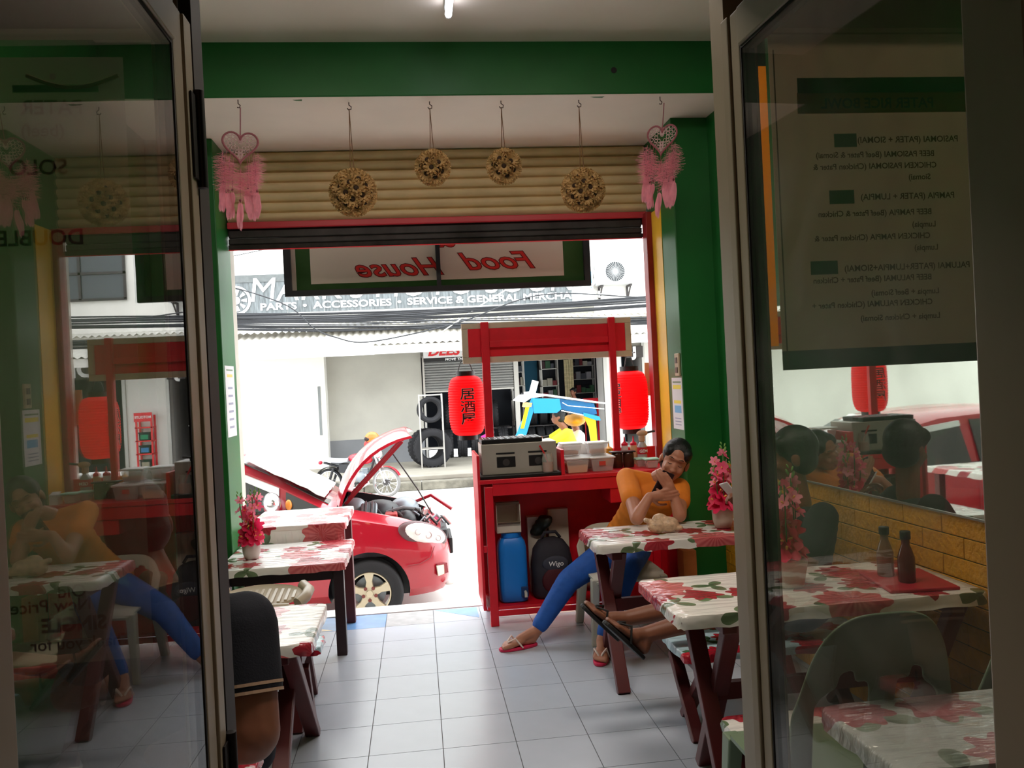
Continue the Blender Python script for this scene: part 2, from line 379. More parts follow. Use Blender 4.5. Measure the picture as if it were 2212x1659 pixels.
# inner room around the camera, seen only in reflections and past the door edges
struct(MB().bx(XL, XR, -3.2, .2, -.05, -.003).build('floor_back', mat('back_floor', (150, 140, 130), .4)))
struct(MB().bx(XL, XR, -3.2, 1.44, 2.75, 2.85).build('ceiling_back', DARKW))
struct(MB().bx(XL-.1, XR+.1, -3.3, -3.2, -.1, 2.85).build('wall_back', DARKW))
struct(MB().bx(XL-.1, XL, -3.3, 1.44, -.1, 2.85).build('wall_back_left', DARKW))
struct(MB().bx(XR, XR+.1, -3.3, 1.44, -.1, 2.85).build('wall_back_right', DARKW))
JAMB = mat('dark_jamb', (38, 30, 28), .6)
# tube lamp on the ceiling
t = thing('ceiling_lamp', 'lit white tube lamp along the ceiling before the green beam', 'lamp', (.24, 3.5, 3.32))
MB().bx(.222, .258, 2.85, 4.06, 3.295, 3.32).build('fixture', mat('lamp_white', (235, 235, 235), .4), t, bevel=.004)
MB().tube([(.24, 2.87, 3.268), (.24, 4.04, 3.268)], .017, 12).build('tube', mat('lit_tube', (240, 244, 255), .4, emit=9), t, smooth=40)
for y in (4.04, 2.85): MB().bx(.228, .252, y, y+.02, 3.255, 3.3).build('end_cap', mat('lamp_white', (235, 235, 235), .4), t)
# added unseen fill panels further back on this ceiling, brightening stall and room
for x, lb in ((-.55, 'added flat fill light panel, out of view on the ceiling on the side of the left wall'), (.95, 'added flat fill light panel, out of view on the ceiling on the side of the yellow bricks')):
    t = thing('ceiling_fill_panel', lb, 'lamp', (x, 2.5, 3.29))
    MB().bx(x-.32, x+.32, 2.18, 2.82, 3.30, 3.32).build('frame', mat('lamp_white', (235, 235, 235), .4), t, bevel=.004)
    MB().bx(x-.29, x+.29, 2.21, 2.79, 3.2975, 3.2995).build('diffuser', mat('fill_panel_glow', (255, 240, 226), .5, emit=26), t)
# warm fill light added behind the camera to lift the inner room and door frames
t = thing('back_room_fill', 'added round warm fill light, unseen on the inner room ceiling', 'lamp', (.4, -1.6, 2.75))
MB().lathe([(.16, -.05), (.17, -.02), (.15, 0)], 24, tr(.4, -1.6, 2.75)).build('shade', mat('warm_fill', (255, 214, 160), .5, emit=9), t, smooth=40)
MB().lathe([(.18, -.012), (.18, 0)], 24, tr(.4, -1.6, 2.75)).build('base', mat('lamp_white', (235, 235, 235), .4), t)
# lit-through banner sign in front of the opening, read from behind
SGN = mat('banner_cloth', (236, 222, 210), .8, transl=.55); SGR = mat('banner_green', (58, 84, 46), .8, transl=.5, var=.3, vscale=5); SRD = mat('banner_red', (225, 50, 45), .8, transl=.4); SDK = mat('banner_outline', (110, 30, 30), .8, transl=.3)
t = thing('banner_sign', 'hanging shop banner with green border seen from behind, red lettering reversed', 'sign', (.2, 5.95, 2.14))
FR = mat('black_frame', (20, 18, 22), .5)
for a, c, e, g in ((-.878, -.83, 2.14, 2.95), (1.245, 1.29, 2.14, 2.95), (-.83, 1.245, 2.14, 2.18), (.178, .208, 2.18, 2.95)): MB().bx(a, c, 5.925, 5.965, e, g).build('frame_bar', FR, t)
MB().bx(-.84, 1.26, 5.968, 5.972, 2.16, 2.95).build('green_border', SGR, t)
MB().bx(-.70, 1.10, 5.9655, 5.9675, 2.225, 2.95).build('panel', SGN, t)
MB().bx(-.835, -.80, 5.9655, 5.9675, 2.17, 2.95).build('side_strip', SGN, t)
def back_text(s, size, x, z, y, **kw): return (s, size, Matrix(((-1, 0, 0, x), (0, 0, 1, y), (0, 1, 0, z), (0, 0, 0, 1))), kw)
for nm, y, bo, mm in (('lettering_outline', 5.9648, .006, SDK), ('lettering', 5.964, .001, SRD)):
    lettering(nm, [back_text('Food', .175, .655, 2.29, y, bold=bo, shear=.5, sx=1.35), back_text('House', .175, -.06, 2.265, y, bold=bo, shear=.5, sx=1.3), back_text('&', .16, .27, 2.46, y, bold=bo, shear=.3, sx=1.2)], mm, t)
for x in (-.6, 1.0): MB().bx(x-.02, x+.02, 5.69, 5.94, 2.92, 2.94).build('bracket', FR, t)
MB().bx(-1.155, 1.6, 5.531, 5.56, 2.5, 3.03).build('backing', DSTEEL, sh)
t = thing('wall_mirror', 'wide frameless wall mirror above the yellow bricks on the right wall', 'mirror', (1.9, 3.2, .93)); 
MB(WRM).bx(-.012, -.001, -2.1, .06, .93, 1.8).build('glass', mat('mirror_silver', (215, 220, 218), .02, metal=1), t)
MB(WRM).bx(-.016, -.001, -2.1, .06, .922, .93).build('bottom_channel', mat('channel_alu', (150, 148, 142), .4, metal=.5), t)
# ------------------------------------------------------------------ the street
RZ, SZ = -.75, -.474
ASPH = mat('pale_road', (205, 205, 200), .85, var=.06, vscale=1.5, bump=.2, bscale=30)
WPL = mat('white_plaster', (232, 230, 224), .8, var=.05, vscale=1.2)
GPL = mat('grey_plaster', (168, 166, 157), .85, var=.1, vscale=1.3, bump=.15, bscale=12)
WAIN = mat('grey_wainscot', (112, 114, 117), .8, var=.12, vscale=2)
GALV = mat('galvanised_sheet', (205, 202, 194), .5, metal=.1, var=.15, vscale=2)
SHUT = mat('grey_shutter', (150, 150, 148), .5, metal=.15, var=.08, vscale=3)
ALU = mat('aluminium', (176, 174, 168), .4, metal=.4)
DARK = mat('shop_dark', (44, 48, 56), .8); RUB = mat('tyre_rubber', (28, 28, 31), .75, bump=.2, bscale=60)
TEAL = mat('teal_wall', (14, 84, 110), .7)
struct(MB().bx(-40, 40, 5.7, 40, RZ-.1, RZ).build('road', ASPH))
CURB = mat('old_kerb', (122, 118, 106), .9, var=.45, vscale=5, bump=.6, bscale=22)
kb = struct(MB().bx(-30, 30, 17.72, 21.5, RZ-.05, -.575).build('pavement_base', CONC))
x = -6.0
while x < 9: MB().bx(x+.006, x+1.19, 17.63, 17.93, RZ, -.569+random.uniform(-.006, .006)).build('kerb_stone', CURB, kb, bevel=.02); x += 1.2
struct(MB().bx(-30, 30, 17.93, 22, -.575, SZ).build('pavement', mat('pavement_cement', (150, 145, 133), .9, var=.18, vscale=1.6), bevel=.02))
# buildings opposite
bw = struct(MB().bx(-30, -2.24, 20.9, 26, SZ-.1, 2.3).build('wall_white_house', WPL))
MB().bx(-2.42, -2.36, 20.86, 20.899, .35, 1.55).build('wall_slot', mat('slot_grey', (120, 124, 124), .8), bw)
struct(MB().bx(-2.24, .13, 21.4, 26, SZ-.1, 3.3).build('wall_grey_house', GPL))
struct(MB().bx(-2.24, .13, 21.38, 21.4, SZ, .16).build('trim_5', WAIN))
struct(MB().bx(-30, 12, 22.6, 22.9, 3.2, 9).bx(4.95, 5.35, 21.4, 22.6, SZ-.1, 3.3).bx(5.98, 6.95, 21.4, 26, SZ-.1, 3.3).bx(9.5, 30, 21.4, 26, SZ-.1, 4).build('wall_opposite', WPL))
struct(MB().bx(5.9, 5.98, 21.36, 21.44, SZ, 2.3).build('trim_6', ALU)); struct(MB().bx(6.95, 7.03, 21.36, 21.44, SZ, 2.3).build('trim_7', ALU))
# shop box
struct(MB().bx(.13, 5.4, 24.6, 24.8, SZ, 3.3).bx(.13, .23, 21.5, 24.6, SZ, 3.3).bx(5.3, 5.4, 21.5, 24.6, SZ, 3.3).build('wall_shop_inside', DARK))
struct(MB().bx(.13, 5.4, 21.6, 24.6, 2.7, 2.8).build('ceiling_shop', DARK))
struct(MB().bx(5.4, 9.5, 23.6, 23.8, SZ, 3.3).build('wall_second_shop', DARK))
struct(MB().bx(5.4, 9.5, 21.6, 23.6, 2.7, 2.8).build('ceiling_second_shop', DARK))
struct(MB().bx(2.5, 2.62, 21.36, 21.48, SZ, 2.2).build('trim_8', ALU)); struct(MB().bx(4.86, 4.95, 21.36, 21.48, SZ, 2.2).build('trim_9', ALU))
struct(MB().bx(.13, 9.5, 21.45, 21.6, 2.16, 3.3).build('wall_lintel', GPL))
# half-lowered shutter of the tyre shop, one piece per slat
sh2 = thing('tyre_shop_shutter', 'grey slatted shutter half lowered over the tyre stacks across the street', 'shutter', (1.3, 21.4, 1.29))
for i in range(13):
    z = 1.29+i*.067; pr = [(21.44, z), (21.42, z+.004), (21.395, z+.016), (21.385, z+.036), (21.4, z+.05), (21.425, z+.058), (21.44, z+.064)]
    b = MB(); b.loft([[(xx, y, zz) for y, zz in pr] for xx in (.2, 2.49)]); b.build('slat', SHUT, sh2, smooth=50)
MB().bx(.16, .21, 21.36, 21.44, SZ, 2.2).build('guide_rail', ALU, sh2); MB().bx(.2, 2.49, 21.4, 21.45, 1.25, 1.289).build('bottom_rail', ALU, sh2)
# DEESTONE board
t = thing('tyre_brand_sign', 'tyre brand board with red slanted letters above the tyre shop shutter', 'sign', (1.3, 21.2, 2.03))
MB().bx(.2, 2.5, 21.26, 21.46, 2.165, 2.46).build('box', DSTEEL, t); MB().bx(.2, 2.5, 21.22, 21.26, 2.03, 2.46).build('board', mat('sign_grey', (214, 214, 214), .5), t)
MB().bx(.2, 2.5, 21.215, 21.22, 2.03, 2.13).build('black_band', BLK, t)
def front_text(s, size, x, z, y, **kw): return (s, size, Matrix(((1, 0, 0, x), (0, 0, -1, y), (0, 1, 0, z), (0, 0, 0, 1))), kw)
lettering('lettering', [front_text('DEESTONE', .3, .31, 2.19, 21.213, bold=.012, shear=.25, sx=1.2, center=False)], mat('sign_red', (205, 40, 45), .5), t)
lettering('slogan', [front_text('MOVE THE WORLD', .085, .74, 2.05, 21.211, bold=.002, shear=.2, sx=1.2, center=False)], mat('sign_white', (240, 240, 240), .5), t)
# corrugated awnings
def corrug(name, x0, x1, ya, za, yb, zb, parent=None, pitch=.17, amp=.025):
    b = MB(); n = int((x1-x0)/pitch*4); fr_ = [(x0+(x1-x0)*i/n, amp*math.sin(2*PI*i/4)) for i in range(n+1)]
    b.loft([[(x, ya, za+d) for x, d in fr_] + [(x, ya, za+d-.004) for x, d in reversed(fr_)], [(x, yb, zb+d) for x, d in fr_] + [(x, yb, zb+d-.004) for x, d in reversed(fr_)]])
    return b.build(name, GALV, parent, smooth=80)
aw = struct(corrug('roof_awning_near', -12, 10, 19.3, 2.44, 21.35, 2.95))
MB().bx(-12, -.93, 19.33, 19.36, 2.21, 2.5).build('fascia_board', WPL, aw); MB().bx(-.93, 10, 19.36, 19.39, 2.22, 2.42).build('fascia_board', mat('fascia_grey', (208, 204, 198), .7), aw)
struct(corrug('roof_awning_upper', -12, 10, 20.35, 2.98, 22.6, 3.25, amp=.03))
MB().bx(-12, 10, 20.6, 20.63, 2.93, 3.03).build('upper_fascia', WPL, aw)
# long wall sign
SB = mat('weathered_sign', (104, 110, 112), .7, var=.45, vscale=6, stretch=(4, 4, .5)); SWH = mat('sign_white', (240, 240, 240), .5)
t = thing('wall_sign', 'long weathered grey wall sign of a motor parts store with white letters', 'sign', (0, 21.3, 3.3))
PW = 1.0
for i in range(10): MB().bx(-4.9+.9*i+.006, -4.0+.9*i-.006, 21.2, 21.26, 3.42, 4.36).build('panel', SB, t)
MB().bx(-4.9, 4.1, 21.18, 21.2, 4.2, 4.38).build('top_band', mat('sign_dark_band', (92, 96, 96), .7, var=.2), t)
lettering('lettering', [front_text("MARK'S MOTO SOUND", .84, -4.02, 3.72, 21.17, bold=0, shear=.14, sx=1.0, center=False)], SWH, t)
xw = -3.74
for w_ in ('PARTS', '\u2022', 'ACCESSORIES', '\u2022', 'SERVICE & GENERAL MERCHANDISE'):
    gv = text_geo(w_, .24, bold=.006, sx=1.31, center=False)[0]; lettering('lettering_line', [front_text(w_, .24, xw-min(v[0] for v in gv), 3.50, 21.17, bold=.006, sx=1.31, center=False)], SWH, t); xw += max(v[0] for v in gv)-min(v[0] for v in gv)+.15
b = MB(); Mg = frame((-4.32, 21.175, 3.76), (1, 0, 0), (0, -1, 0)); b.lathe([(.30, 0), (.36, 0), (.36, .01), (.30, .01)], 32, Mg, close=True); b.lathe([(1e-5, .0), (.1, 0), (.1, .012), (1e-5, .012)], 20, Mg)
b.build('wheel_ring', SWH, t)
for k in range(9):
    a = 2*PI*k/9; b = MB(); b.prism([(.13*math.cos(a-.12), .13*math.sin(a-.12)), (.27*math.cos(a-.17), .27*math.sin(a-.17)), (.27*math.cos(a+.17), .27*math.sin(a+.17)), (.13*math.cos(a+.12), .13*math.sin(a+.12))], .008, Mg); b.build('wheel_spoke', SWH, t)
t = thing('small_poster_board', 'white board with a blue fade beside the air conditioner across the street', 'sign', (4.5, 21.2, 3.3))
MB().bx(4.15, 4.66, 21.2, 21.44, 3.32, 4.4).build('board', SWH, t); MB().bx(4.45, 4.62, 21.19, 21.2, 3.75, 4.2).build('blue_patch', mat('sky_blue_print', (70, 170, 205), .6), t)
# air conditioner on brackets
t = thing('air_conditioner', 'white outdoor air conditioner unit on wall brackets beside the long sign', 'air conditioner', (5.2, 21.2, 3.7))
MB().bx(4.72, 5.78, 20.9, 21.3, 3.8, 4.45).build('casing', mat('ac_white', (176, 178, 178), .5), t, bevel=.02)
b = MB(); Mf = frame((5.18, 20.895, 4.12), (1, 0, 0), (0, -1, 0)); b.lathe([(.26, -.02), (.28, 0), (.28, .012), (.25, .012)], 28, Mf, close=True); b.build('fan_ring', mat('ac_white', (176, 178, 178), .5), t)
b = MB(); b.lathe([(1e-3, 0), (.25, 0), (.25, .004), (1e-3, .004)], 28, Mf); b.build('fan_recess', mat('fan_grey', (52, 56, 58), .6), t)
for k in range(30):
    a = 2*PI*k/30; b = MB(); b.beam(Mf @ Vector((.06*math.cos(a), .06*math.sin(a), .01)), Mf @ Vector((.26*math.cos(a+.25), .26*math.sin(a+.25), .01)), .007); b.build('grille_bar', mat('ac_white', (176, 178, 178), .5), t)
b = MB(); b.lathe([(1e-3, .014), (.06, .014), (.06, .02), (1e-3, .02)], 18, Mf); b.build('fan_hub', mat('ac_white', (176, 178, 178), .5), t)
for xx in (4.85, 5.6): b = MB(); b.bx(xx-.025, xx+.025, 20.95, 21.4, 3.75, 3.8); b.bx(xx-.025, xx+.025, 21.36, 21.4, 3.4, 3.75); b.beam((xx, 21.0, 3.77), (xx, 21.37, 3.45), .03); b.build('bracket', DSTEEL, t)
struct(MB().bx(4.7, 9.5, 21.42, 21.6, 3.0, 5.6).build('wall_upper_right', WPL))
# upper window with bars
w = struct(MB().bx(6.85, 8.6, 21.39, 21.41, 3.95, 5.3).build('window_1', mat('dark_glass', (70, 76, 80), .1)))
for z in (3.95, 4.6, 5.28): MB().bx(6.8, 8.65, 21.35, 21.39, z-.03, z+.03).build('window_rail', DSTEEL, w)
for xx in (6.83, 7.9, 8.62): MB().bx(xx-.03, xx+.03, 21.35, 21.39, 3.95, 5.3).build('window_post', DSTEEL, w)
# YON shop sign and the battery rack at the right
t = thing('dark_shop_sign', 'dark shop board with big white letters at the right of the pillar across the street', 'sign', (7.6, 21.3, 2.1))
MB().bx(7.1, 9.4, 21.2, 21.26, 2.0, 2.5).build('board', mat('sign_brown', (66, 60, 58), .6), t); MB().bx(7.3, 9.2, 21.26, 21.46, 2.3, 2.4).build('fixing', DSTEEL, t)
lettering('lettering', [front_text('YON', .55, 7.15, 2.06, 21.195, bold=.02, sx=1.1, center=False)], SWH, t)
t = thing('small_dark_sign', 'small dark sign with one curved white letter beside the pale pillar across the street', 'sign', (5.67, 21.3, 1.9))
MB().bx(5.45, 5.9, 21.2, 21.26, 1.9, 2.2).build('board', mat('sign_brown', (66, 60, 58), .6), t, bevel=.01); MB().bx(5.5, 5.85, 21.26, 21.46, 2.165, 2.2).build('fixing', DSTEEL, t)
lettering('lettering', [front_text('J', .34, 5.62, 1.94, 21.195, bold=.02, sx=1.1, center=False)], SWH, t)
t = thing('battery_rack', 'red metal rack of car batteries against the pale wall across the street', 'rack', (6.47, 21.2, SZ))
for xx in (6.28, 6.64): MB().bx(xx-.02, xx+.02, 21.1, 21.14, SZ, 1.05).build('upright', RED, t); MB().bx(xx-.02, xx+.02, 21.34, 21.38, SZ, 1.05).build('upright', RED, t)
for z in (-.25, .1, .42, .75): MB().bx(6.25, 6.68, 21.1, 21.38, z-.015, z+.015).build('shelf', RED, t)
MB().bx(6.25, 6.68, 21.08, 21.1, .9, 1.12).build('header', RED, t)
lettering('lettering', [front_text('MOTOLITE', .085, 6.465, .98, 21.075, bold=.002, sx=.95)], SWH, t)
for z, c in ((-.2345, (150, 140, 120)), (.1155, (60, 120, 170)), (.4355, (40, 130, 90))):
    bt = thing('car_battery', {-.2345: 'car battery with a tan label on the lowest rack shelf', .1155: 'car battery with a blue label on the middle rack shelf', .4355: 'car battery with a green label on the upper rack shelf'}[z], 'battery', (6.47, 21.2, z), group='batteries on the red rack')
    MB().bx(6.34, 6.6, 21.13, 21.3, z, z+.17).build('case', BLK, bt, bevel=.008); MB().bx(6.33, 6.61, 21.12, 21.31, z+.17, z+.2).build('lid', BLK, bt); MB().bx(6.38, 6.56, 21.125, 21.13, z+.03, z+.14).build('label', mat('battery_%d' % c[0], c, .5), bt)
# ---- overhead cables: two bundles of single sagging lines
CAB = mat('cable_black', (40, 42, 46), .6); CABL = mat('cable_pale', (210, 208, 200), .6)
def wire(name, pts, r, label, group, m=CAB):
    # Catmull-Rom through pts
    P_ = [Vector(p) for p in pts]; P_ = [P_[0]*2-P_[1]]+P_+[P_[-1]*2-P_[-2]]; out = []
    for i in range(1, len(P_)-2):
        for k in range(8):
            s = k/8; a, b_, c, d = P_[i-1:i+3]
            out.append(.5*((2*b_)+(c-a)*s+(2*a-5*b_+4*c-d)*s*s+(3*b_-a-3*c+d)*s**3))
    out.append(P_[-2])
    return tag(MB().tube(out, r, 5).build(name, m, smooth=60), label, 'cable', group)
for k in range(16):
    z = 2.92-.011*k+random.uniform(-.01, .01); y = 14.8+.034*((k*7) % 16); s1, s2 = random.uniform(-.05, .05), random.uniform(-.04, .05)
    wire('overhead_cable', [(-14, y, z+.12), (-6, y, z+.03), (-1.5, y, z-.09+s1), (2, y, z-.1+s2), (6, y, z+.0), (14, y, z+.15)], random.choice((.009, .012, .016)), 'black cable of the upper sagging bundle over the street', 'upper overhead cable bundle')
for k in range(13):
    z = 2.66-.01*k+random.uniform(-.02, .012); y = 15.45+.034*((k*5) % 13); s1, s2 = random.uniform(-.08, .05), random.uniform(-.05, .05)
    wire('overhead_cable', [(-14, y, z+.5), (-6, y, z+.25), (-1.5, y, z+.06+s1), (1.8, y, z-.03+s2), (6, y, z-.1), (14, y, z+.1)], random.choice((.008, .011, .014)), 'black cable of the lower bundle over the awning', 'lower overhead cable bundle')
wire('drop_wire', [(-6.2, 14.8, 2.98), (-3.6, 14, 3.36), (-2.92, 14, 3.216), (-2.05, 14, 2.88), (-1.62, 14, 2.48), (-1.25, 14, 2.31), (-.88, 14, 2.225), (-.27, 14, 2.287), (.8, 14, 2.5), (2.2, 14, 2.9), (4.2, 14.8, 2.86)], .011, 'single loose black wire sagging low before the awning', None)
for z in (4.25, 4.42): wire('thin_wire', [(-14, 16, z+.05), (0, 16, z-.1), (14, 16, z)], .007, 'thin straight wire high above the cable bundles', 'thin high wires')
wire('thin_wire', [(-7.5, 15.3, 2.95), (-5, 15.5, 3.6), (-3.2, 15.5, 3.95), (-1.5, 15.8, 4.3), (-.6, 16, 4.33)], .007, 'thin slanting wire crossing in front of the long sign', None)
wire('pale_wire', [(.4, 15.2, 2.35), (1.2, 15.2, 2.85), (2.0, 15.2, 3.3), (2.6, 15.2, 3.7)], .012, 'pale slanting wire rising over the long sign', None, CABL)
# ---- tyres
def tyre_mesh(R, w, lugs=0, name='tyre'):
    ri = R*.60; h = w/2; b = MB()
    prof = [(ri, -h*.55), (ri+.02, -h*.8), (R*.82, -h), (R*.95, -h*.92), (R, -h*.72), (R, -h*.26), (R*.975, -h*.24), (R*.975, -h*.16), (R, -h*.14), (R, h*.14), (R*.975, h*.16), (R*.975, h*.24), (R, h*.26), (R, h*.72), (R*.95, h*.92), (R*.82, h), (ri+.02, h*.8), (ri, h*.55)]
    b.lathe(prof, 40, None, close=True)
    if lugs:
        for k in range(lugs):
            for s in (-1, 1):
                M = Matrix.Rotation(2*PI*(k+.25*s)/lugs, 4, 'Z') @ tr(R*.985, 0, s*h*.68); b.box((0, 0, 0), (.028, R*2*PI/lugs*.5, h*.55), M)
    return b.mesh(name, RUB)
T_A = tyre_mesh(.31, .22); T_B = tyre_mesh(.36, .26, 26); T_C = tyre_mesh(.45, .25, 30)
def tyre(me, loc, rotm, label, group=None):
    o = bpy.data.objects.new('tyre', me); COL.objects.link(o); o.matrix_world = tr(*loc) @ rotm; WM[o] = Matrix()
    for p in me.polygons: p.use_smooth = True
    try: me.set_sharp_from_angle(angle=.6)
    except Exception: pass
    return tag(o, label, 'tyre', group)
FACE = rot('X', 90)
rk = thing('tyre_rack', 'narrow steel frame holding two tyres on the pavement across the street', 'rack', (.3, 19.5, SZ))
for xx in (.03, .56):
    for yy in (19.42, 19.78): MB().bx(xx-.016, xx+.016, yy-.016, yy+.016, SZ, 1.24).build('post', ALU, rk)
for z in (-.03, 1.22):
    for yy in (19.42, 19.78): MB().bx(.03, .56, yy-.013, yy+.013, z-.013, z+.013).build('bar', ALU, rk)
for xx in (.03, .56): MB().bx(xx-.013, xx+.013, 19.42, 19.78, .55, .576).build('bar', ALU, rk)
tyre(T_A, (.28, 19.6, .875), rot('Z', 6) @ FACE, 'narrow black tyre hung high in the steel frame')
tyre(T_C, (.30, 19.62, SZ+.452), rot('Z', -4) @ FACE, 'large black tyre standing at the foot of the steel frame')
tyre(T_C, (.18, 19.95, SZ+.452), rot('Z', 8) @ FACE, 'large black tyre standing behind the steel frame')
for i in range(5): tyre(T_B, (.75+.36*i, 21.9, SZ+.362), rot('Z', 88) @ FACE, 'lugged black truck tyre standing edge-on under the half lowered shutter', 'truck tyres under the shutter')
for i in range(4): tyre(T_B, (.85+.38*i, 22.3, SZ+.362+.72), rot('Z', 88) @ FACE, 'lugged black tyre in the raised row behind the shutter', 'raised row of tyres behind the shutter')
sh3 = struct(MB().bx(.3, 2.45, 22.0, 22.7, .2, .243).build('trim_10', DSTEEL))
for i in range(6): tyre(T_A, (2.85+.26*i, 23.2, SZ+.312), rot('Z', 88+2*(i % 3)) @ FACE, 'black tyre standing edge-on in the row inside the dark shop', 'row of tyres inside the dark shop')
for i in range(5): tyre(T_A, (2.9+.29*i, 23.3, SZ+.312+.64), rot('Z', 90) @ FACE, 'black tyre in the upper row inside the dark shop', 'upper row of tyres inside the dark shop')
struct(MB().bx(2.66, 4.3, 23.0, 23.6, .152, .176).build('trim_11', DSTEEL))
# ---- shop interior furniture
struct(MB().bx(3.15, 3.55, 24.4, 24.6, SZ, 2.7).build('wall_teal_pier', TEAL))
def shelf(x0, x1, y, zs, label, mm=ALU):
    t = thing('wall_shelf', label, 'shelf', ((x0+x1)/2, y, SZ))
    for xx in (x0, x1): MB().bx(xx-.02, xx+.02, y, y+.03, SZ, zs[-1]+.3).build('upright', mm, t); MB().bx(xx-.02, xx+.02, y+.3, y+.33, SZ, zs[-1]+.3).build('upright', mm, t)
    for z in zs: MB().bx(x0-.02, x1+.02, y, y+.33, z-.02, z).build('board', mm, t)
    return t
shelf(2.75, 3.1, 24.0, (.3, .9, 1.3, 1.7), 'grey shelf with boxes by the teal pier in the dark shop')
shelf(3.62, 4.1, 24.0, (.3, .9, 1.25, 1.75), 'grey shelf with dark goods right of the teal pier')
shelf(4.5, 5.2, 24.0, (.5, 1.0, 1.4, 1.8), 'grey shelf with small boxes at the right end of the dark shop')
bc = [(150, 150, 156), (60, 30, 34), (180, 176, 160), (70, 74, 84), (120, 30, 40), (46, 90, 60)]
for x0, x1, zs in ((2.75, 3.1, (.3, .9, 1.3, 1.7)), (3.62, 4.1, (.3, .9, 1.25, 1.75)), (4.5, 5.2, (.5, 1.0, 1.4, 1.8))):
    for zi, z in enumerate(zs):
        xx = x0+.02
        while xx < x1-.1:
            w_ = random.uniform(.09, .17); c = random.choice(bc); hgt = random.uniform(.1, .25)
            tag(MB().bx(xx, xx+w_-.008, 24.05, 24.25, z+.0005, z+hgt).build('goods_box', mat('goods_%d' % c[0], c, .6), bevel=.004), 'small carton on the shelves inside the dark shop', 'box', 'cartons on the shop shelves'); xx += w_
hp = thing('hanging_packs', 'tall cream strip of small packs hung in the dark shop', 'display', (4.3, 23.5, 2.0))
MB().bx(4.2, 4.47, 23.52, 23.53, .65, 1.98).build('backing', mat('cream_card', (205, 190, 150), .7), hp)
for r in range(11):
    for c in range(4): MB().bx(4.205+.066*c, 4.26+.066*c, 23.49, 23.519, .68+.118*r, .775+.118*r).build('pack', mat('cream_pack', (198, 184, 140), .6, var=.3, vscale=9), hp)
MB().cyl((4.33, 23.525, 1.98), (4.33, 23.525, 2.7), .006).build('cord', DSTEEL, hp)
t = thing('red_funnel_stand', 'red metal stand with a pointed spout in the dark shop', 'stand', (4.75, 22.8, SZ))
MB().bx(4.5, 5.1, 22.7, 23.0, .75, .86).build('tray', RED, t); MB().lathe([(.05, 0), (.09, .14), (.1, .2)], 12, tr(4.6, 22.8, .53)).build('spout', RED, t); MB().bx(4.95, 5.0, 22.8, 22.85, SZ, .76).build('leg', RED, t); MB().bx(4.6, 4.63, 22.85, 22.88, SZ, .76).build('leg', RED, t)
# ------------------------------------------------------------------ red car with open bonnet
CRED = mat('car_red', (160, 20, 38), .22, coat=.6, var=.05, vscale=2); CGL = mat('car_glass', (38, 44, 46), .08, spec=.8); CHR = mat('chrome', (225, 225, 228), .12, metal=.9)
ALLOY = mat('alloy_cream', (196, 184, 158), .35, metal=.3); LAMPG = mat('lamp_lens', (232, 226, 222), .06, coat=1, var=.15, vscale=12); ENG = mat('engine_black', (30, 30, 34), .45); ENGG = mat('engine_grey', (132, 140, 146), .4, metal=.3)
CX, CY = .25, 7.8
car = thing('car', 'red people carrier with its bonnet propped open, parked at the kerb outside', 'car', (CX-2.2, CY+.88, RZ))
cb = MB(tr(CX, CY, RZ)); WD = 1.76
def cring(x, ins, zb, zt):
    h = zt-zb; near = [(WD/2, zb), (ins+.14, zb), (ins+.03, zb+.09), (ins, zb+h*.4), (ins+.012, zb+h*.7), (ins+.05, zt-.07), (ins+.13, zt-.012), (ins+.4, zt+.012), (WD/2, zt+.02)]
    return [(x, y, z) for y, z in near] + [(x, WD-y, z) for y, z in reversed(near[1:-1])]
ST = [(0, .46, .34, .60), (-.03, .30, .28, .71), (-.09, .19, .25, .80), (-.18, .11, .24, .865), (-.30, .06, .235, .92), (-.45, .03, .23, .97), (-.65, .01, .23, 1.02), (-.9, 0, .23, 1.075), (-1.12, 0, .23, 1.11), (-1.6, 0, .23, 1.13), (-2.6, 0, .23, 1.14), (-3.6, 0, .23, 1.15), (-4.25, .03, .25, 1.15), (-4.45, .1, .3, 1.12), (-4.52, .2, .36, 1.0)]
cb.loft([cring(*s) for s in ST])
body = cb.build('body', [CRED, ENG], car, smooth=50)
def cut(o, b):
    c = b.build('cutter', [CRED, ENG], None); m = o.modifiers.new('cut', 'BOOLEAN'); m.object = c; m.operation = 'DIFFERENCE'; m.solver = 'EXACT'
    bake(o); me = c.data; bpy.data.objects.remove(c); bpy.data.meshes.remove(me)
for xw in (-.78, -3.53):
    for ya, yb in ((-.1, .3), (1.46, 1.9)):
        b = MB(tr(CX, CY, RZ)); b.mi = 1; b.tube([(xw, ya, .33), (xw, yb, .33)], .375, 40); cut(body, b)
b = MB(tr(CX, CY, RZ)); b.mi = 1; b.bx(-1.06, -.20, .25, 1.51, .6, 1.4); cut(body, b)
for pl in body.data.polygons: pl.use_smooth = True
body.data.set_sharp_from_angle(angle=.6)
c_ = tr(CX, CY, RZ)
def side(z): return .045+(z-1.1)*.27
g = MB(c_)
GS = [(-1.06, 1.115), (-1.3, 1.25), (-1.62, 1.43), (-1.95, 1.585), (-2.3, 1.655), (-3.0, 1.69), (-3.7, 1.66), (-4.2, 1.52), (-4.42, 1.2)]
def gring(x, zt):
    yt = side(zt); near = [(.05, 1.05), (yt, max(zt-.05, 1.06)), (yt+.1, zt), (WD/2, zt+.025)]
    return [(x, y, z) for y, z in near] + [(x, WD-y, z) for y, z in reversed(near[:-1])]
g.loft([gring(*s) for s in GS]); g.build('cabin', CRED, car, smooth=45)
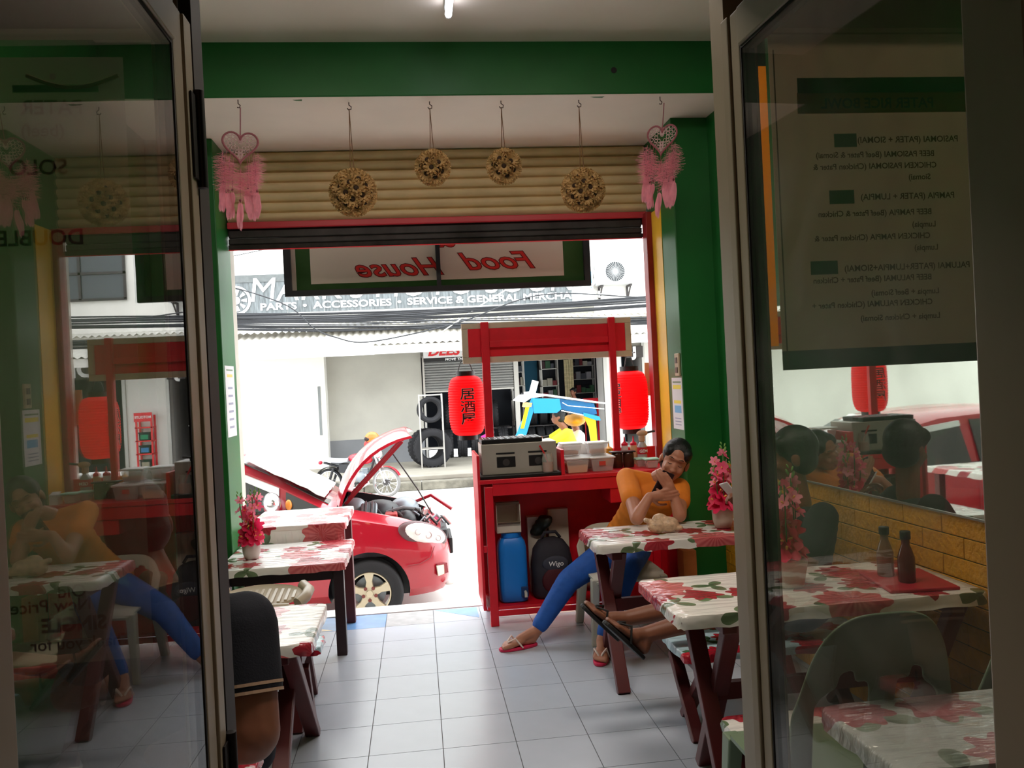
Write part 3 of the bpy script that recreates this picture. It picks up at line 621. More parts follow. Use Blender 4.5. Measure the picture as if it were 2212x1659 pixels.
def sidepanel(name, pts, m, off=.006, far=False):
    b = MB(c_); vs = [(x, side(z)-off, z) for x, z in pts]; vs2 = [(x, side(z)+.01, z) for x, z in pts]; k = len(pts)
    if far: vs = [(x, WD-y, z) for x, y, z in vs]; vs2 = [(x, WD-y, z) for x, y, z in vs2]
    b.add(vs+vs2, [tuple(range(k)), tuple(range(2*k-1, k-1, -1))]+[(i, (i+1) % k, k+(i+1) % k, k+i) for i in range(k)])
    return b.build(name, m, car)
for far in (False, True):
    sidepanel('side_window', [(-1.20, 1.14), (-1.5, 1.3), (-1.5, 1.14)], CGL, far=far)
    sidepanel('side_window', [(-1.56, 1.14), (-1.56, 1.335), (-1.95, 1.51), (-2.5, 1.57), (-2.55, 1.14)], CGL, far=far)
    sidepanel('side_window', [(-2.66, 1.14), (-2.64, 1.58), (-3.35, 1.58), (-3.45, 1.14)], CGL, far=far)
sidepanel('rain_visor', [(-1.56, 1.34), (-1.95, 1.515), (-2.5, 1.575), (-2.5, 1.52), (-1.95, 1.455), (-1.56, 1.27)], mat('smoke_visor', (200, 205, 205), .1), off=.025)
sidepanel('window_sill', [(-1.12, 1.115), (-1.12, 1.135), (-3.5, 1.145), (-3.5, 1.12)], mat('rubber_black', (25, 25, 27), .6), off=.012)
b = MB(c_); nrm = Vector((.48, 0, .88)).normalized()*.012
q = [(-1.13, .16, 1.15), (-1.9, .27, 1.565), (-1.9, WD-.27, 1.565), (-1.13, WD-.16, 1.15)]; q = [Vector(p)+nrm for p in q]
b.add(q+[p-nrm*.9 for p in q], [(0, 1, 2, 3), (7, 6, 5, 4), (0, 4, 5, 1), (2, 6, 7, 3), (1, 5, 6, 2), (0, 3, 7, 4)]); b.build('windscreen', CGL, car)
MB(c_).bx(-1.2, -1.06, .12, WD-.12, 1.06, 1.12).build('cowl', ENG, car, bevel=.02)
for dx, y0, y1 in ((-1.16, .3, .95), (-1.2, .85, 1.5)): MB(c_).tube([(dx, y0, 1.13), (dx-.03, y0+.1, 1.17), (dx-.2, y1, 1.25)], .009, 6).build('wiper', BLK, car)
# mirror
b = MB(c_); b.ell((-1.60, -.11, 1.23), (.085, .12, .10), rot('Z', 15)); b.build('mirror_housing', CHR, car, smooth=180)
MB(c_).tube([(-1.56, .07, 1.15), (-1.58, -.03, 1.16), (-1.6, -.08, 1.19)], .022, 8).build('mirror_arm', CRED, car, smooth=60)
MB(c_).ell((-1.47, .02, 1.19), (.03, .03, .05)).build('side_marker', mat('amber_lens', (214, 130, 50), .2), car, smooth=180)
# bonnet, hinged at the windscreen
hd = MB(c_); nX, nY = 10, 8; ca, sa = math.cos(math.radians(47)), math.sin(math.radians(47)); outer = []; inner = []
for i in range(nX+1):
    s = i/nX*.95; ar = .10*math.sin(PI*i/nX)**.8-.10*(i/nX)**3*.6
    for j in range(nY+1):
        t_ = j/nY*2-1; w_ = .70-.12*(i/nX)**2; yy = WD/2+t_*w_; cr_ = .05*(1-t_*t_)
        h = ar*1.25+cr_*1.8
        outer.append((-1.04+s*ca-h*sa, yy, 1.10+s*sa+h*ca)); h -= .03; inner.append((-1.04+s*ca-h*sa, yy, 1.10+s*sa+h*ca))
n1 = nY+1; tot = len(outer); fs = []
for i in range(nX):
    for j in range(nY):
        a = i*n1+j; fs += [(a, a+1, a+n1+1, a+n1), (tot+a, tot+a+n1, tot+a+n1+1, tot+a+1)]
for i in range(nX): a = i*n1; fs += [(a, a+n1, tot+a+n1, tot+a), (a+nY, tot+a+nY, tot+a+n1+nY, a+n1+nY)]
for j in range(nY): fs += [(j, tot+j, tot+j+1, j+1), (nX*n1+j, nX*n1+j+1, tot+nX*n1+j+1, tot+nX*n1+j)]
hd.add(outer+inner, fs); bonnet = hd.build('bonnet', CRED, car, smooth=60)
for j in range(3): MB(c_).beam((-1.0, .5+.38*j, 1.10), (-.42, .5+.38*j, 1.68), .05, .03).build('bonnet_rib', mat('car_red_inside', (150, 26, 40), .45), car)
MB(c_).tube([(-.16, .62, .93), (-.30, .6, 1.2), (-.52, .56, 1.56)], .007, 6).build('prop_rod', DSTEEL, car)
# engine bay
for i, (p, r, m) in enumerate([((-.92, .62, 1.02), (.13, .16, .12), ENGG), ((-.7, .95, .93), (.22, .26, .13), ENG), ((-.42, .5, .9), (.1, .12, .1), ENG), ((-.45, 1.2, .92), (.16, .2, .12), ENGG)]):
    b = MB(c_); b.ell(p, r); b.build(('air_filter', 'engine_cover', 'hose_joint', 'reservoir')[i], m, car, smooth=180)
for k in range(5): MB(c_).lathe([(.10+.02*(k % 2), 0), (.115+.02*(k % 2), .015), (.10, .03)], 18, frame((-.86+.03*k, .42, 1.0), None, (1, .15, -.2))).build('intake_ring', ENGG, car)
MB(c_).bx(-.62, -.5, .3, .5, .75, 1.0).build('battery', mat('battery_red', (160, 40, 40), .5), car, bevel=.01)
MB(c_).bx(-.25, -.16, .2, 1.56, .78, .87).build('radiator_rail', CRED, car, bevel=.01)
rr = random.Random(4)
for k in range(16):
    a = Vector((rr.uniform(-.95, -.3), rr.uniform(.3, 1.3), rr.uniform(.85, 1.0))); d = a+Vector((rr.uniform(-.2, .45), rr.uniform(-.2, .2), rr.uniform(-.1, .03))); m_ = (a+d)/2+Vector((0, 0, rr.uniform(.03, .12)))
    MB(c_).tube([a, m_, d], rr.choice((.008, .012, .02)), 7).build('hose', rr.choice((ENG, ENG, ENGG, CRED, DSTEEL)), car, smooth=80)
for k in range(8):
    a = Vector((rr.uniform(-.3, -.1), rr.uniform(.25, .7), .88)); MB(c_).tube([a, a+Vector((.05, .02, .05)), a+Vector((.12, .05, -.04))], .012, 6).build('front_clip', rr.choice((ENG, ENGG, mat('pink_putty', (220, 160, 160), .6))), car, smooth=80)
# lamps and bumper details
Ml = rot('Z', 33) @ rot('Y', 20)
b = MB(c_); b.ell((-.255, .165, .815), (.255, .085, .10), Ml, 24, 14); b.build('headlamp_lens', LAMPG, car, smooth=180)
for dx, dy, dz, r in ((-.33, .085, .855, .03), (-.23, .135, .81, .034), (-.14, .20, .765, .028)): MB(c_).lathe([(r*.8, 0), (r, .004), (r, .008), (r*.8, .008)], 20, frame((dx+.02, dy-.035, dz), None, (.45, -.85, .15)), close=True).build('lamp_ring', mat('lamp_ring_grey', (170, 150, 150), .3), car)
b = MB(c_); b.ell((-.262, .170, .812), (.285, .07, .115), Ml, 24, 14); b.build('headlamp_rim', mat('lamp_rim', (90, 60, 62), .4), car, smooth=180)
b = MB(c_); b.ell((-.255, WD-.165, .815), (.255, .085, .10), rot('Z', -33) @ rot('Y', 20), 24, 14); b.build('headlamp_lens', LAMPG, car, smooth=180)
MB(c_).prism([(-.06, -.055), (.055, -.045), (.045, .05), (-.075, .055)], .03, frame((-.10, .185, .47), (1, .7, 0), (.6, -.8, 0))).build('fog_recess', mat('car_red_dark', (120, 14, 26), .4), car)
MB(c_).prism([(-.07, -.055), (.0, -.045), (.0, .04), (-.085, .045)], .012, frame((-.085, .165, .47), (1, .7, 0), (.6, -.8, 0))).build('fog_lamp', mat('fog_cream', (206, 200, 180), .3), car)
MB(c_).ell((-.02, .27, .31), (.07, .03, .022), rot('Z', 45)).build('bumper_chip', mat('chip_grey', (190, 180, 176), .6), car, smooth=180)
MB(c_).bx(-.01, .03, .60, 1.16, .52, .68).build('number_plate', BLK, car, bevel=.01); MB(c_).bx(.03, .034, .61, 1.15, .53, .67).build('plate_face', SWH, car)
MB(c_).bx(-.13, -.02, .42, 1.34, .70, .80).build('grille', ENG, car, bevel=.02)
def seam(pts): MB(c_).tube(pts, .004, 5).build('panel_gap', mat('car_red_dark', (120, 14, 26), .4), car)
seam([(-.42, .0, .555), (-.3, .045, .56), (-.2, .085, .60), (-.16, .115, .70)]); seam([(-1.14, -.006, .5), (-1.13, -.004, .9), (-1.12, .01, 1.05)]); seam([(-2.6, -.004, .35), (-2.6, -.003, .9), (-2.6, .015, 1.08)])
# wheels
def car_wheel(xw, y, s):
    M = c_ @ frame((xw, y, .315), (1, 0, 0), (0, -s, 0))
    b = MB(M); R = .315; b.lathe([(.205, -.09), (.22, -.1), (.29, -.1), (.308, -.085), (R, -.06), (R, .06), (.308, .085), (.29, .1), (.22, .1), (.205, .09)], 48, None, close=True)
    t_ = b.build('tyre', RUB, car, smooth=40)
    b = MB(M); b.lathe([(.205, -.09), (.205, .08), (.198, .095), (.188, .09), (.188, .03), (.188, -.09)], 40, None, close=True); b.build('rim', ALLOY, t_, smooth=40)
    MB(M).lathe([(1e-3, -.02), (.15, -.02), (.15, 0), (1e-3, 0)], 28).build('brake_disc', ENGG, t_)
    for k in range(5):
        a = 2*PI*k/5+PI/2; b = MB(M @ Matrix.Rotation(a, 4, 'Z')); b.loft([[(.03, -.045, z) for z in (.05,)]+[(.03, .045, .05), (.03, .04, .085), (.03, -.04, .085)], [(.11, -.03, .045), (.11, .03, .045), (.11, .026, .082), (.11, -.026, .082)], [(.19, -.05, .05), (.19, .05, .05), (.19, .045, .088), (.19, -.045, .088)]]); b.build('spoke', ALLOY, t_, bevel=.004)
        MB(M).lathe([(.017, .08), (.017, .092), (.008, .093)], 10, tr(.06*math.cos(a+.63), .06*math.sin(a+.63), 0)).build('lug_nut', mat('lug_brown', (110, 50, 44), .4), t_)
    MB(M).lathe([(1e-3, .096), (.032, .094), (.036, .07)], 20).build('hub_cap', ALLOY, t_, smooth=40)
for xw in (-.78, -3.53):
    for y, s in ((.12, 1), (WD-.12, -1)): car_wheel(xw, y, s)
# white sunshade sheet laid on the windscreen
b = MB(c_); vs = []; nu, nv = 14, 10
for i in range(nu+1):
    for j in range(nv+1):
        s, t_ = i/nu, j/nv; y = .10+1.1*s; x = -1.18-.74*t_; z = 1.18+.41*t_+.055+.02*noise.noise((s*9, t_*7, 2))+.012*noise.noise((s*23, t_*19, 5)); vs.append((x+.03, y, z))
b.add(vs, [(i*(nv+1)+j, i*(nv+1)+j+1, (i+1)*(nv+1)+j+1, (i+1)*(nv+1)+j) for i in range(nu) for j in range(nv)])
o = b.build('sunshade', mat('sunshade_white', (240, 238, 238), .35, var=.2, vscale=10)); sm = o.modifiers.new('s', 'SOLIDIFY'); sm.thickness = .008
tag(o, 'crumpled white sunshade sheet lying on the red car windscreen', 'sunshade')
# ------------------------------------------------------------------ red motorcycle
mrz = math.atan2(-.5, 1.2)
mo = thing('motorcycle', 'red and black motorcycle with spoked wheels parked at the far kerb', 'motorcycle', (-1.28, 17.16, RZ), mrz)
mI = tr(-1.28, 17.16, RZ) @ Matrix.Rotation(mrz, 4, 'Z')
MRED = mat('moto_red', (190, 24, 44), .25, coat=.4); MBK = mat('moto_black', (24, 24, 28), .4); SEATM = mat('moto_seat', (150, 150, 156), .5)
def mpart(name, m, fn, sm=50, parent=None, bevel=0):
    b = MB(mI); fn(b); return b.build(name, m, parent or mo, smooth=sm, bevel=bevel)
for xw in (.63, -.63):
    Mw = frame((xw, 0, .3), (1, 0, 0), (0, -1, 0))
    wt = mpart('wheel_tyre', RUB if xw < 0 else mat('tyre_pale', (120, 118, 116), .7), lambda b: b.lathe([(.25, -.03), (.285, -.04), (.3, -.015), (.3, .015), (.285, .04), (.25, .03)], 40, Mw, close=True))
    mpart('rim', CHR, lambda b: b.lathe([(.235, -.02), (.252, -.028), (.252, .028), (.235, .02)], 40, Mw, close=True), parent=wt)
    mpart('hub', DSTEEL, lambda b: b.lathe([(.06, -.05), (.06, .05)], 18, Mw), parent=wt)
    for k in range(18):
        a = 2*PI*k/18; e = 1 if k % 2 else -1
        mpart('spoke', CHR, lambda b: b.cyl(Mw @ Vector((.055*math.cos(a+e*.9), .055*math.sin(a+e*.9), .03*e)), Mw @ Vector((.24*math.cos(a), .24*math.sin(a), 0)), .0035, n=5), parent=wt)
mpart('front_mudguard', MRED, lambda b: b.loft([[(.63+r*math.cos(a), y, .3+r*math.sin(a)) for r, y in ((.325, -.05), (.335, 0), (.325, .05), (.318, .045), (.328, 0), (.318, -.045))] for a in [math.radians(25+13*i) for i in range(11)]]))
mpart('rear_mudguard', MBK, lambda b: b.loft([[(-.63+r*math.cos(a), y, .3+r*math.sin(a)) for r, y in ((.33, -.06), (.34, 0), (.33, .06), (.32, .055), (.332, 0), (.32, -.055))] for a in [math.radians(50+13*i) for i in range(10)]]))
for s in (-.075, .075): mpart('fork', CHR, lambda b: b.tube([(.63, s, .3), (.42, s, .86)], .019, 8)); mpart('rear_shock', MBK, lambda b: b.tube([(-.6, s*1.4, .32), (-.48, s*1.4, .62)], .028, 8))
mpart('tank', MRED, lambda b: b.ell((.08, 0, .78), (.27, .12, .11), rot('Y', 6), 20, 12), 180)
mpart('tank_stripe', mat('tank_silver', (205, 200, 205), .3), lambda b: b.ell((.08, -.02, .775), (.2, .112, .07), rot('Y', 6), 20, 12), 180)
mpart('seat', SEATM, lambda b: b.loft([[(x, y, z+dz) for y, dz in ((-w_, -.04), (w_, -.04), (w_*1.02, .0), (w_*.7, .035), (-w_*.7, .035), (-w_*1.02, 0))] for x, w_, z in ((-.72, .09, .79), (-.55, .12, .77), (-.3, .13, .76), (-.16, .1, .78))]))
mpart('side_cover', MBK, lambda b: b.prism([(-.38, .52), (-.12, .5), (-.08, .68), (-.36, .7)], .2, Matrix(((1, 0, 0, 0), (0, 0, 1, -.1), (0, 1, 0, 0), (0, 0, 0, 1)))), bevel=.01)
mpart('frame_tube', MBK, lambda b: b.tube([(.4, 0, .8), (.28, 0, .5), (.2, 0, .3), (-.2, 0, .28), (-.3, 0, .6), (-.75, 0, .72)], .024, 8))
mpart('engine', ENGG, lambda b: b.ell((.08, 0, .42), (.17, .12, .12)), 180); mpart('cylinder', ENGG, lambda b: [b.bx(.12, .26, -.07, .07, .46+.025*i, .475+.025*i) for i in range(6)], 0)
mpart('exhaust', CHR, lambda b: b.tube([(.22, -.1, .48), (.3, -.12, .3), (.1, -.13, .2), (-.3, -.14, .22), (-.85, -.14, .3)], [.02, .02, .025, .035, .045], 10))
mpart('handlebar', CHR, lambda b: b.tube([(.33, -.34, 1.0), (.38, -.2, 1.02), (.42, 0, .93), (.38, .2, 1.02), (.33, .34, 1.0)], .012, 8))
for s in (-1, 1): mpart('grip', MBK, lambda b: b.tube([(.34, .25*s, 1.01), (.32, .36*s, 1.0)], .02, 8)); mpart('mirror', MBK, lambda b: [b.tube([(.37, .2*s, 1.02), (.34, .24*s, 1.18)], .006, 6), b.ell((.34, .25*s, 1.2), (.015, .06, .04))])
mpart('headlamp', CHR, lambda b: b.ell((.48, 0, .88), (.09, .1, .1)), 180); mpart('tail_lamp', mat('tail_red', (190, 40, 60), .2), lambda b: b.ell((-.83, 0, .72), (.04, .06, .04)), 180); mpart('rack_tail', CHR, lambda b: b.tube([(-.7, -.08, .8), (-.92, -.08, .78), (-.95, 0, .78), (-.92, .08, .78), (-.7, .08, .8)], .01, 6)); mpart('side_stand', MBK, lambda b: b.tube([(0, -.1, .28), (-.05, -.28, .012)], .012, 6))
# helmet on the handlebar
hx = mI @ Vector((.36, 0, 1.16))
hm = thing('helmet', 'orange and red crash helmet hung on the motorcycle handlebar', 'helmet', (hx.x, hx.y, hx.z-.14))
b = MB(tr(*hx)); b.ell((0, 0, .02), (.15, .135, .145), None, 20, 14); h_ = b.build('shell', mat('helmet_orange', (225, 120, 50), .25, var=.3, vscale=6), hm, smooth=180)
MB(tr(*hx)).ell((-.02, 0, -.05), (.16, .125, .085), rot('Y', -20)).build('chin_guard', mat('helmet_red', (205, 30, 30), .25), hm, smooth=180)
MB(tr(*hx)).ell((-.095, -.03, .02), (.07, .12, .045)).build('opening', BLK, hm, smooth=180)
# ------------------------------------------------------------------ scooter behind the stall, pink
pk = thing('scooter', 'pink scooter parked among the tyres across the street', 'scooter', (1.9, 17.3, RZ), PI)
pI = tr(1.9, 17.3, RZ) @ Matrix.Rotation(PI, 4, 'Z'); PINK = mat('scooter_pink', (206, 40, 130), .3)
def ppart(name, m, fn): b = MB(pI); fn(b); b.build(name, m, pk, smooth=60)
for xw in (.55, -.55): ppart('wheel', RUB, lambda b: b.lathe([(.14, -.04), (.2, -.05), (.24, 0), (.2, .05), (.14, .04)], 28, frame((xw, 0, .24), (1, 0, 0), (0, -1, 0)), close=True))
ppart('front_shield', PINK, lambda b: b.prism([(.28, .35), (.5, .4), (.52, .8), (.62, 1.08), (.45, 1.15), (.36, .8)], .3, Matrix(((1, 0, 0, 0), (0, 0, 1, -.15), (0, 1, 0, 0), (0, 0, 0, 1)))))
ppart('rear_body', PINK, lambda b: b.ell((-.4, 0, .62), (.42, .15, .14), rot('Y', 12))); ppart('seat', MBK, lambda b: b.ell((-.3, 0, .78), (.38, .13, .06), rot('Y', 6))); ppart('floor_board', MBK, lambda b: b.bx(-.25, .4, -.13, .13, .3, .36))
ppart('fork', DSTEEL, lambda b: b.tube([(.55, 0, .24), (.48, 0, .7)], .04, 8)); ppart('handlebar', MBK, lambda b: b.tube([(.38, -.3, 1.18), (.45, 0, 1.15), (.38, .3, 1.18)], .015, 8)); ppart('stripe', SWH, lambda b: b.tube([(.34, -.16, .8), (.5, -.16, 1.05), (.6, -.155, 1.08)], .012, 6))
for s in (-1, 1): ppart('mirror', MBK, lambda b: [b.tube([(.42, .2*s, 1.17), (.44, .26*s, 1.34)], .006, 6), b.ell((.44, .27*s, 1.36), (.015, .06, .04))])
ppart('stand', DSTEEL, lambda b: b.tube([(-.1, 0, .32), (-.1, -.2, .012)], .012, 6))
# ------------------------------------------------------------------ blue and yellow tricycle passing
TY = 12.5
tk = thing('tricycle', 'blue and yellow motor tricycle with a white edged roof passing in the street', 'tricycle', (2.2, TY+.3, RZ))
BLU = mat('trike_blue', (34, 138, 200), .35); TYL = mat('trike_yellow', (236, 190, 20), .4); TW = mat('trike_white', (235, 236, 232), .4)
def kp(name, m, fn, sm=50, bevel=0): b = MB(); fn(b); return b.build(name, m, tk, smooth=sm, bevel=bevel)
def slab(b, pts, y0, y1): b.prism(pts, y1-y0, Matrix(((1, 0, 0, 0), (0, 0, 1, y0), (0, 1, 0, 0), (0, 0, 0, 1))))
kp('roof', TW, lambda b: slab(b, [(1.60, 1.13), (1.70, 1.19), (1.95, 1.215), (2.9, 1.035), (2.9, 1.055), (1.95, 1.24), (1.68, 1.225), (1.57, 1.14)], TY, TY+1.3), 0)
kp('roof_valance', BLU, lambda b: slab(b, [(1.72, 1.19), (2.14, 1.16), (2.16, 1.0), (2.09, .95), (1.74, .96)], TY-.01, TY+.02), 0)
kp('side_panel', mat('trike_blue_dark', (18, 92, 140), .4), lambda b: slab(b, [(2.16, 1.16), (2.68, 1.06), (2.72, .9), (2.6, .87), (2.16, 1.0)], TY+.04, TY+.07), 0)
kp('rear_valance', BLU, lambda b: slab(b, [(2.5, .93), (2.74, .86), (2.76, .8), (2.7, .8), (2.5, .88)], TY-.02, TY+.02), 0)
for z0, z1 in ((1.10, .97),): kp('roof_rail', TW, lambda b: b.tube([(2.18, TY-.02, z0), (2.26, TY-.02, z0-.05), (2.82, TY-.02, z1)], .006, 6))
kp('under_rail', TW, lambda b: b.tube([(2.16, TY, .98), (2.74, TY, .83)], .008, 6))
kp('windscreen_frame', BLU, lambda b: slab(b, [(1.44, .62), (1.60, .62), (1.80, 1.18), (1.72, 1.2)], TY, TY+.05), 0)
kp('windscreen_decal', TYL, lambda b: slab(b, [(1.52, .74), (1.575, .74), (1.68, 1.08), (1.62, 1.08)], TY-.012, TY-.002), 0)
kp('front_brow', mat('brow_tan', (206, 170, 110), .5), lambda b: slab(b, [(1.6, 1.06), (1.70, 1.06), (1.72, 1.12), (1.62, 1.13)], TY-.02, TY+.3), 0)
kp('front_fairing', TW, lambda b: b.ell((1.52, TY+.05, .55), (.1, .12, .12)), 180)
kp('white_post', TW, lambda b: [b.beam((1.72, TY+.1, 1.2), (1.80, TY+.1, 1.45), .09), b.box((1.68, TY+.1, 1.25), (.12, .12, .08))], 0)
kp('rear_panel', TYL, lambda b: slab(b, [(2.50, .9), (2.69, .84), (2.72, -.2), (2.52, -.2), (2.62, .3), (2.58, .7)], TY+.02, TY+.06), 0)
kp('rear_hood', mat('trike_yellow_dark', (206, 140, 20), .5), lambda b: b.ell((2.45, TY+.5, .8), (.16, .4, .1)), 180)
kp('sidecar_body', BLU, lambda b: slab(b, [(1.5, -.35), (2.75, -.35), (2.78, .1), (2.5, .3), (1.9, .25), (1.55, .0)], TY+.45, TY+1.25), 0)
for xw, yw in ((1.4, TY+.12), (2.65, TY+.12), (2.4, TY+1.2)): kp('wheel', RUB, lambda b: b.lathe([(.2, -.04), (.26, -.05), (.29, 0), (.26, .05), (.2, .04)], 28, frame((xw, yw, RZ+.29), (1, 0, 0), (0, -1, 0)), close=True))
kp('frame_tube', DSTEEL, lambda b: b.tube([(1.4, TY+.12, RZ+.29), (1.62, TY+.12, .1), (1.75, TY+.12, .35), (2.5, TY+.12, .2), (2.65, TY+.12, RZ+.29)], .03, 8))
kp('seat', MBK, lambda b: b.ell((2.25, TY+.12, .14), (.4, .14, .07)), 180); kp('handlebar', CHR, lambda b: b.tube([(1.85, TY-.2, .52), (1.78, TY+.12, .5), (1.85, TY+.44, .52)], .014, 6))
kp('tank', BLU, lambda b: b.ell((1.95, TY+.12, .2), (.2, .12, .11)), 180); kp('roof_post', DSTEEL, lambda b: [b.cyl((1.7, TY+1.2, 0), (1.75, TY+1.2, 1.2), .015), b.cyl((2.65, TY+1.2, 0), (2.65, TY+1.2, 1.07), .015)])
# ------------------------------------------------------------------ red food stall
BEI = mat('bare_board', (200, 182, 160), .7, var=.1, vscale=10)
st = thing('food_stall', 'red painted wooden food stall with a roofless signboard frame at the shop opening', 'stall', (.95, 5.22, 0))
def sp(name, x0, x1, y0, y1, z0, z1, m=RED, bevel=.003): return MB().bx(x0, x1, y0, y1, z0, z1).build(name, m, st, bevel=bevel)
for x0, y0 in ((.375, 5.02), (.375, 5.37), (1.5, 5.02), (1.5, 5.37)): sp('leg', x0, x0+.05, y0, y0+.05, 0, .845)
sp('counter_top', .345, 1.56, 5.01, 5.44, .865, .89); sp('front_rail', .425, 1.5, 5.02, 5.045, .79, .864); sp('drawer_block', 1.15, 1.5, 5.046, 5.3, .70, .864); sp('drawer_front', 1.15, 1.5, 5.03, 5.0455, .70, .789)
sp('bottom_shelf', .36, 1.55, 5.03, 5.42, .095, .115); sp('shelf_rail', .425, 1.5, 5.02, 5.035, .06, .094)
sp('back_panel', .425, 1.5, 5.39, 5.405, .116, .864); sp('side_panel', .335, .352, 5.02, 5.44, .1, 1.04); sp('right_panel', 1.551, 1.562, 5.02, 5.42, .1, .864)
sp('side_rail', .353, .374, 5.02, 5.04, .45, .49); sp('divider', .852, .874, 5.03, 5.30, .8905, 1.045); sp('back_rail', .56, 1.56, 5.425, 5.44, .8905, 1.0)
for x0, x1 in ((.428, .48), (1.272, 1.317)): sp('post', x0, x1, 5.385, 5.42, .8905, 1.87)
sp('cross_bar', .481, 1.271, 5.39, 5.42, 1.705, 1.745)
sb = sp('sign_panel', .345, 1.392, 5.422, 5.434, 1.645, 1.83)
for x0, x1, z0, z1 in ((.305, 1.433, 1.8305, 1.866), (.305, 1.433, 1.606, 1.6445), (.305, .3445, 1.645, 1.83), (1.3925, 1.433, 1.645, 1.83)): sp('sign_border', x0, x1, 5.421, 5.445, z0, z1, BEI)
# lanterns with painted characters
LRED = mat('lantern_red', (250, 34, 48), .55, transl=.62); LBK = mat('lantern_black', (30, 22, 22), .5)
def lantern(loc, label, rz, squash=1.0):
    t = thing('paper_lantern', label, 'lantern', loc, rz); W_ = WM[t]; R, H_ = .122, .40
    prof = []; n = 46
    for i in range(n+1):
        s = i/n; e = (1-abs(2*s-1)**4)**.5; r = .062+(R-.062)*e; r += .0022*(1 if i % 2 else -1)*(1 if 2 < i < n-2 else 0); prof.append((r, .03+s*H_))
    b = MB(W_); b.lathe(prof, 40); b.f = [f for f in b.f if len(f) == 4]; b.m = [0]*len(b.f); o = b.build('shade', LRED, t, smooth=25)
    for z0, z1, nm in ((0, .032, 'bottom_ring'), (H_+.03, H_+.062, 'top_ring')): MB(W_).lathe([(.058, z0), (.064, z0), (.064, z1), (.058, z1)], 32, None, close=True).build(nm, LBK, t)
    MB(W_).tube([(-.05, 0, H_+.06), (-.03, 0, H_+.12), (0, 0, H_+.15), (.03, 0, H_+.12), (.05, 0, H_+.06)], .003, 5).build('wire_handle', DSTEEL, t)
    # characters wrapped on the front, dark with a thin pale edge
    for nm, bo, off, mm in (('character_edge', .0022, .0045, mat('lantern_edge', (250, 170, 170), .6)), ('character', .0004, .0066, LBK)):
        for k, ch in enumerate('\u5c45\u9152\u5c4b'):
            vs, fs = text_geo(ch, .082, bold=bo, sx=1.25); zc = .31-.082*k
            xs = [v[0] for v in vs]; ys = [v[1] for v in vs]
            if not xs: continue
            mx, my = (min(xs)+max(xs))/2, (min(ys)+max(ys))/2
            bm = bmesh.new(); vv = [bm.verts.new((x-mx, y-my, 0)) for x, y, _ in vs]
            for f in fs:
                try: bm.faces.new([vv[i] for i in f])
                except ValueError: pass
            for i in range(-7, 8): bmesh.ops.bisect_plane(bm, geom=bm.verts[:]+bm.edges[:]+bm.faces[:], plane_co=(i*.0075, 0, 0), plane_no=(1, 0, 0))
            for i in range(-7, 8): bmesh.ops.bisect_plane(bm, geom=bm.verts[:]+bm.edges[:]+bm.faces[:], plane_co=(0, i*.008, 0), plane_no=(0, 1, 0))
            for v in bm.verts:
                z = zc+v.co.y; s = min(1, max(0, (z-.03)/H_)); r = .062+(R-.062)*(1-abs(2*s-1)**4)**.5+off; a = v.co.x/R; v.co = Vector((r*math.sin(a), -r*math.cos(a), z))
            me = bpy.data.meshes.new(nm); bm.to_mesh(me); bm.free(); me.materials.append(mm); link(nm, me, t)
    return t
lantern((.328, 5.62, 1.098), 'red paper lantern with black painted characters facing the room, left of the stall post', 0)
lantern((1.458, 5.62, 1.078), 'red paper lantern turned away with its characters edge-on, beside the red door post', -1.15)
for x, z in ((.328, 1.63), (1.458, 1.61)):
    tag(MB().tube([(x, 5.62, z+.02), (x, 5.54, z+.02), (x, 5.446, z+.02)], .004, 6).build('lantern_hook', DSTEEL), 'thin steel rod holding the lantern by the %s' % ('stall post' if x < 1 else 'red door post'), 'hook')
# cardboard flap beside the right lantern
tag(MB().prism([(1.583, 1.33), (1.70, 1.33), (1.70, 1.56), (1.59, 1.56)], .006, Matrix(((1, 0, 0, 0), (0, 0, 1, 5.6905), (0, 1, 0, 0), (0, 0, 0, 1)))).build('card_flap', mat('cardboard', (196, 158, 112), .8)), 'plain tan cardboard flap behind the right lantern', 'card')
# ---- takoyaki griddle
SS = mat('griddle_steel', (172, 166, 156), .4, metal=.2, var=.08, vscale=6)
t = thing('gas_griddle', 'grey steel gas griddle with two burner windows on the red stall', 'griddle', (.6, 5.2, .89))
MB().bx(.35, .85, 5.025, 5.33, .8905, .912).build('drip_tray', mat('tray_black', (34, 32, 32), .4, metal=.4), t, bevel=.004)
MB().bx(.37, .835, 5.07, 5.32, .9125, 1.10).build('body', SS, t, bevel=.004)
for x0 in (.462, .66):
    MB().bx(x0, x0+.115, 5.0665, 5.0698, .955, 1.02).build('burner_window', BLK, t, bevel=.002); MB().lathe([(1e-3, 0), (.02, 0), (.022, .004), (1e-3, .005)], 14, frame((x0+.057, 5.066, .985), None, (0, -1, 0))).build('burner_tap', DSTEEL, t)
    MB().bx(x0-.003, x0+.112, 5.0665, 5.0698, 1.035, 1.046).build('vent_slot', BLK, t, bevel=.002)
pl = MB().bx(.375, .75, 5.08, 5.31, 1.1005, 1.128).build('griddle_plate', mat('cast_iron', (26, 26, 28), .4, metal=.3), t, bevel=.004)
cup = MB().lathe([(.017, .0), (.018, .002), (.014, .002), (.01, -.001)], 12).mesh('cup', mat('cup_shine', (150, 152, 155), .2, metal=.7))
for i in range(9):
    for j in range(5): o = link('cup', cup, pl); o.location = (.40+.04*i-WM[t].translation.x, 5.1+.044*j-WM[t].translation.y, 1.128-WM[t].translation.z)
MB().tube([(.76, 5.12, 1.12), (.80, 5.12, 1.125)], .008, 8).build('plate_handle', DSTEEL, t)
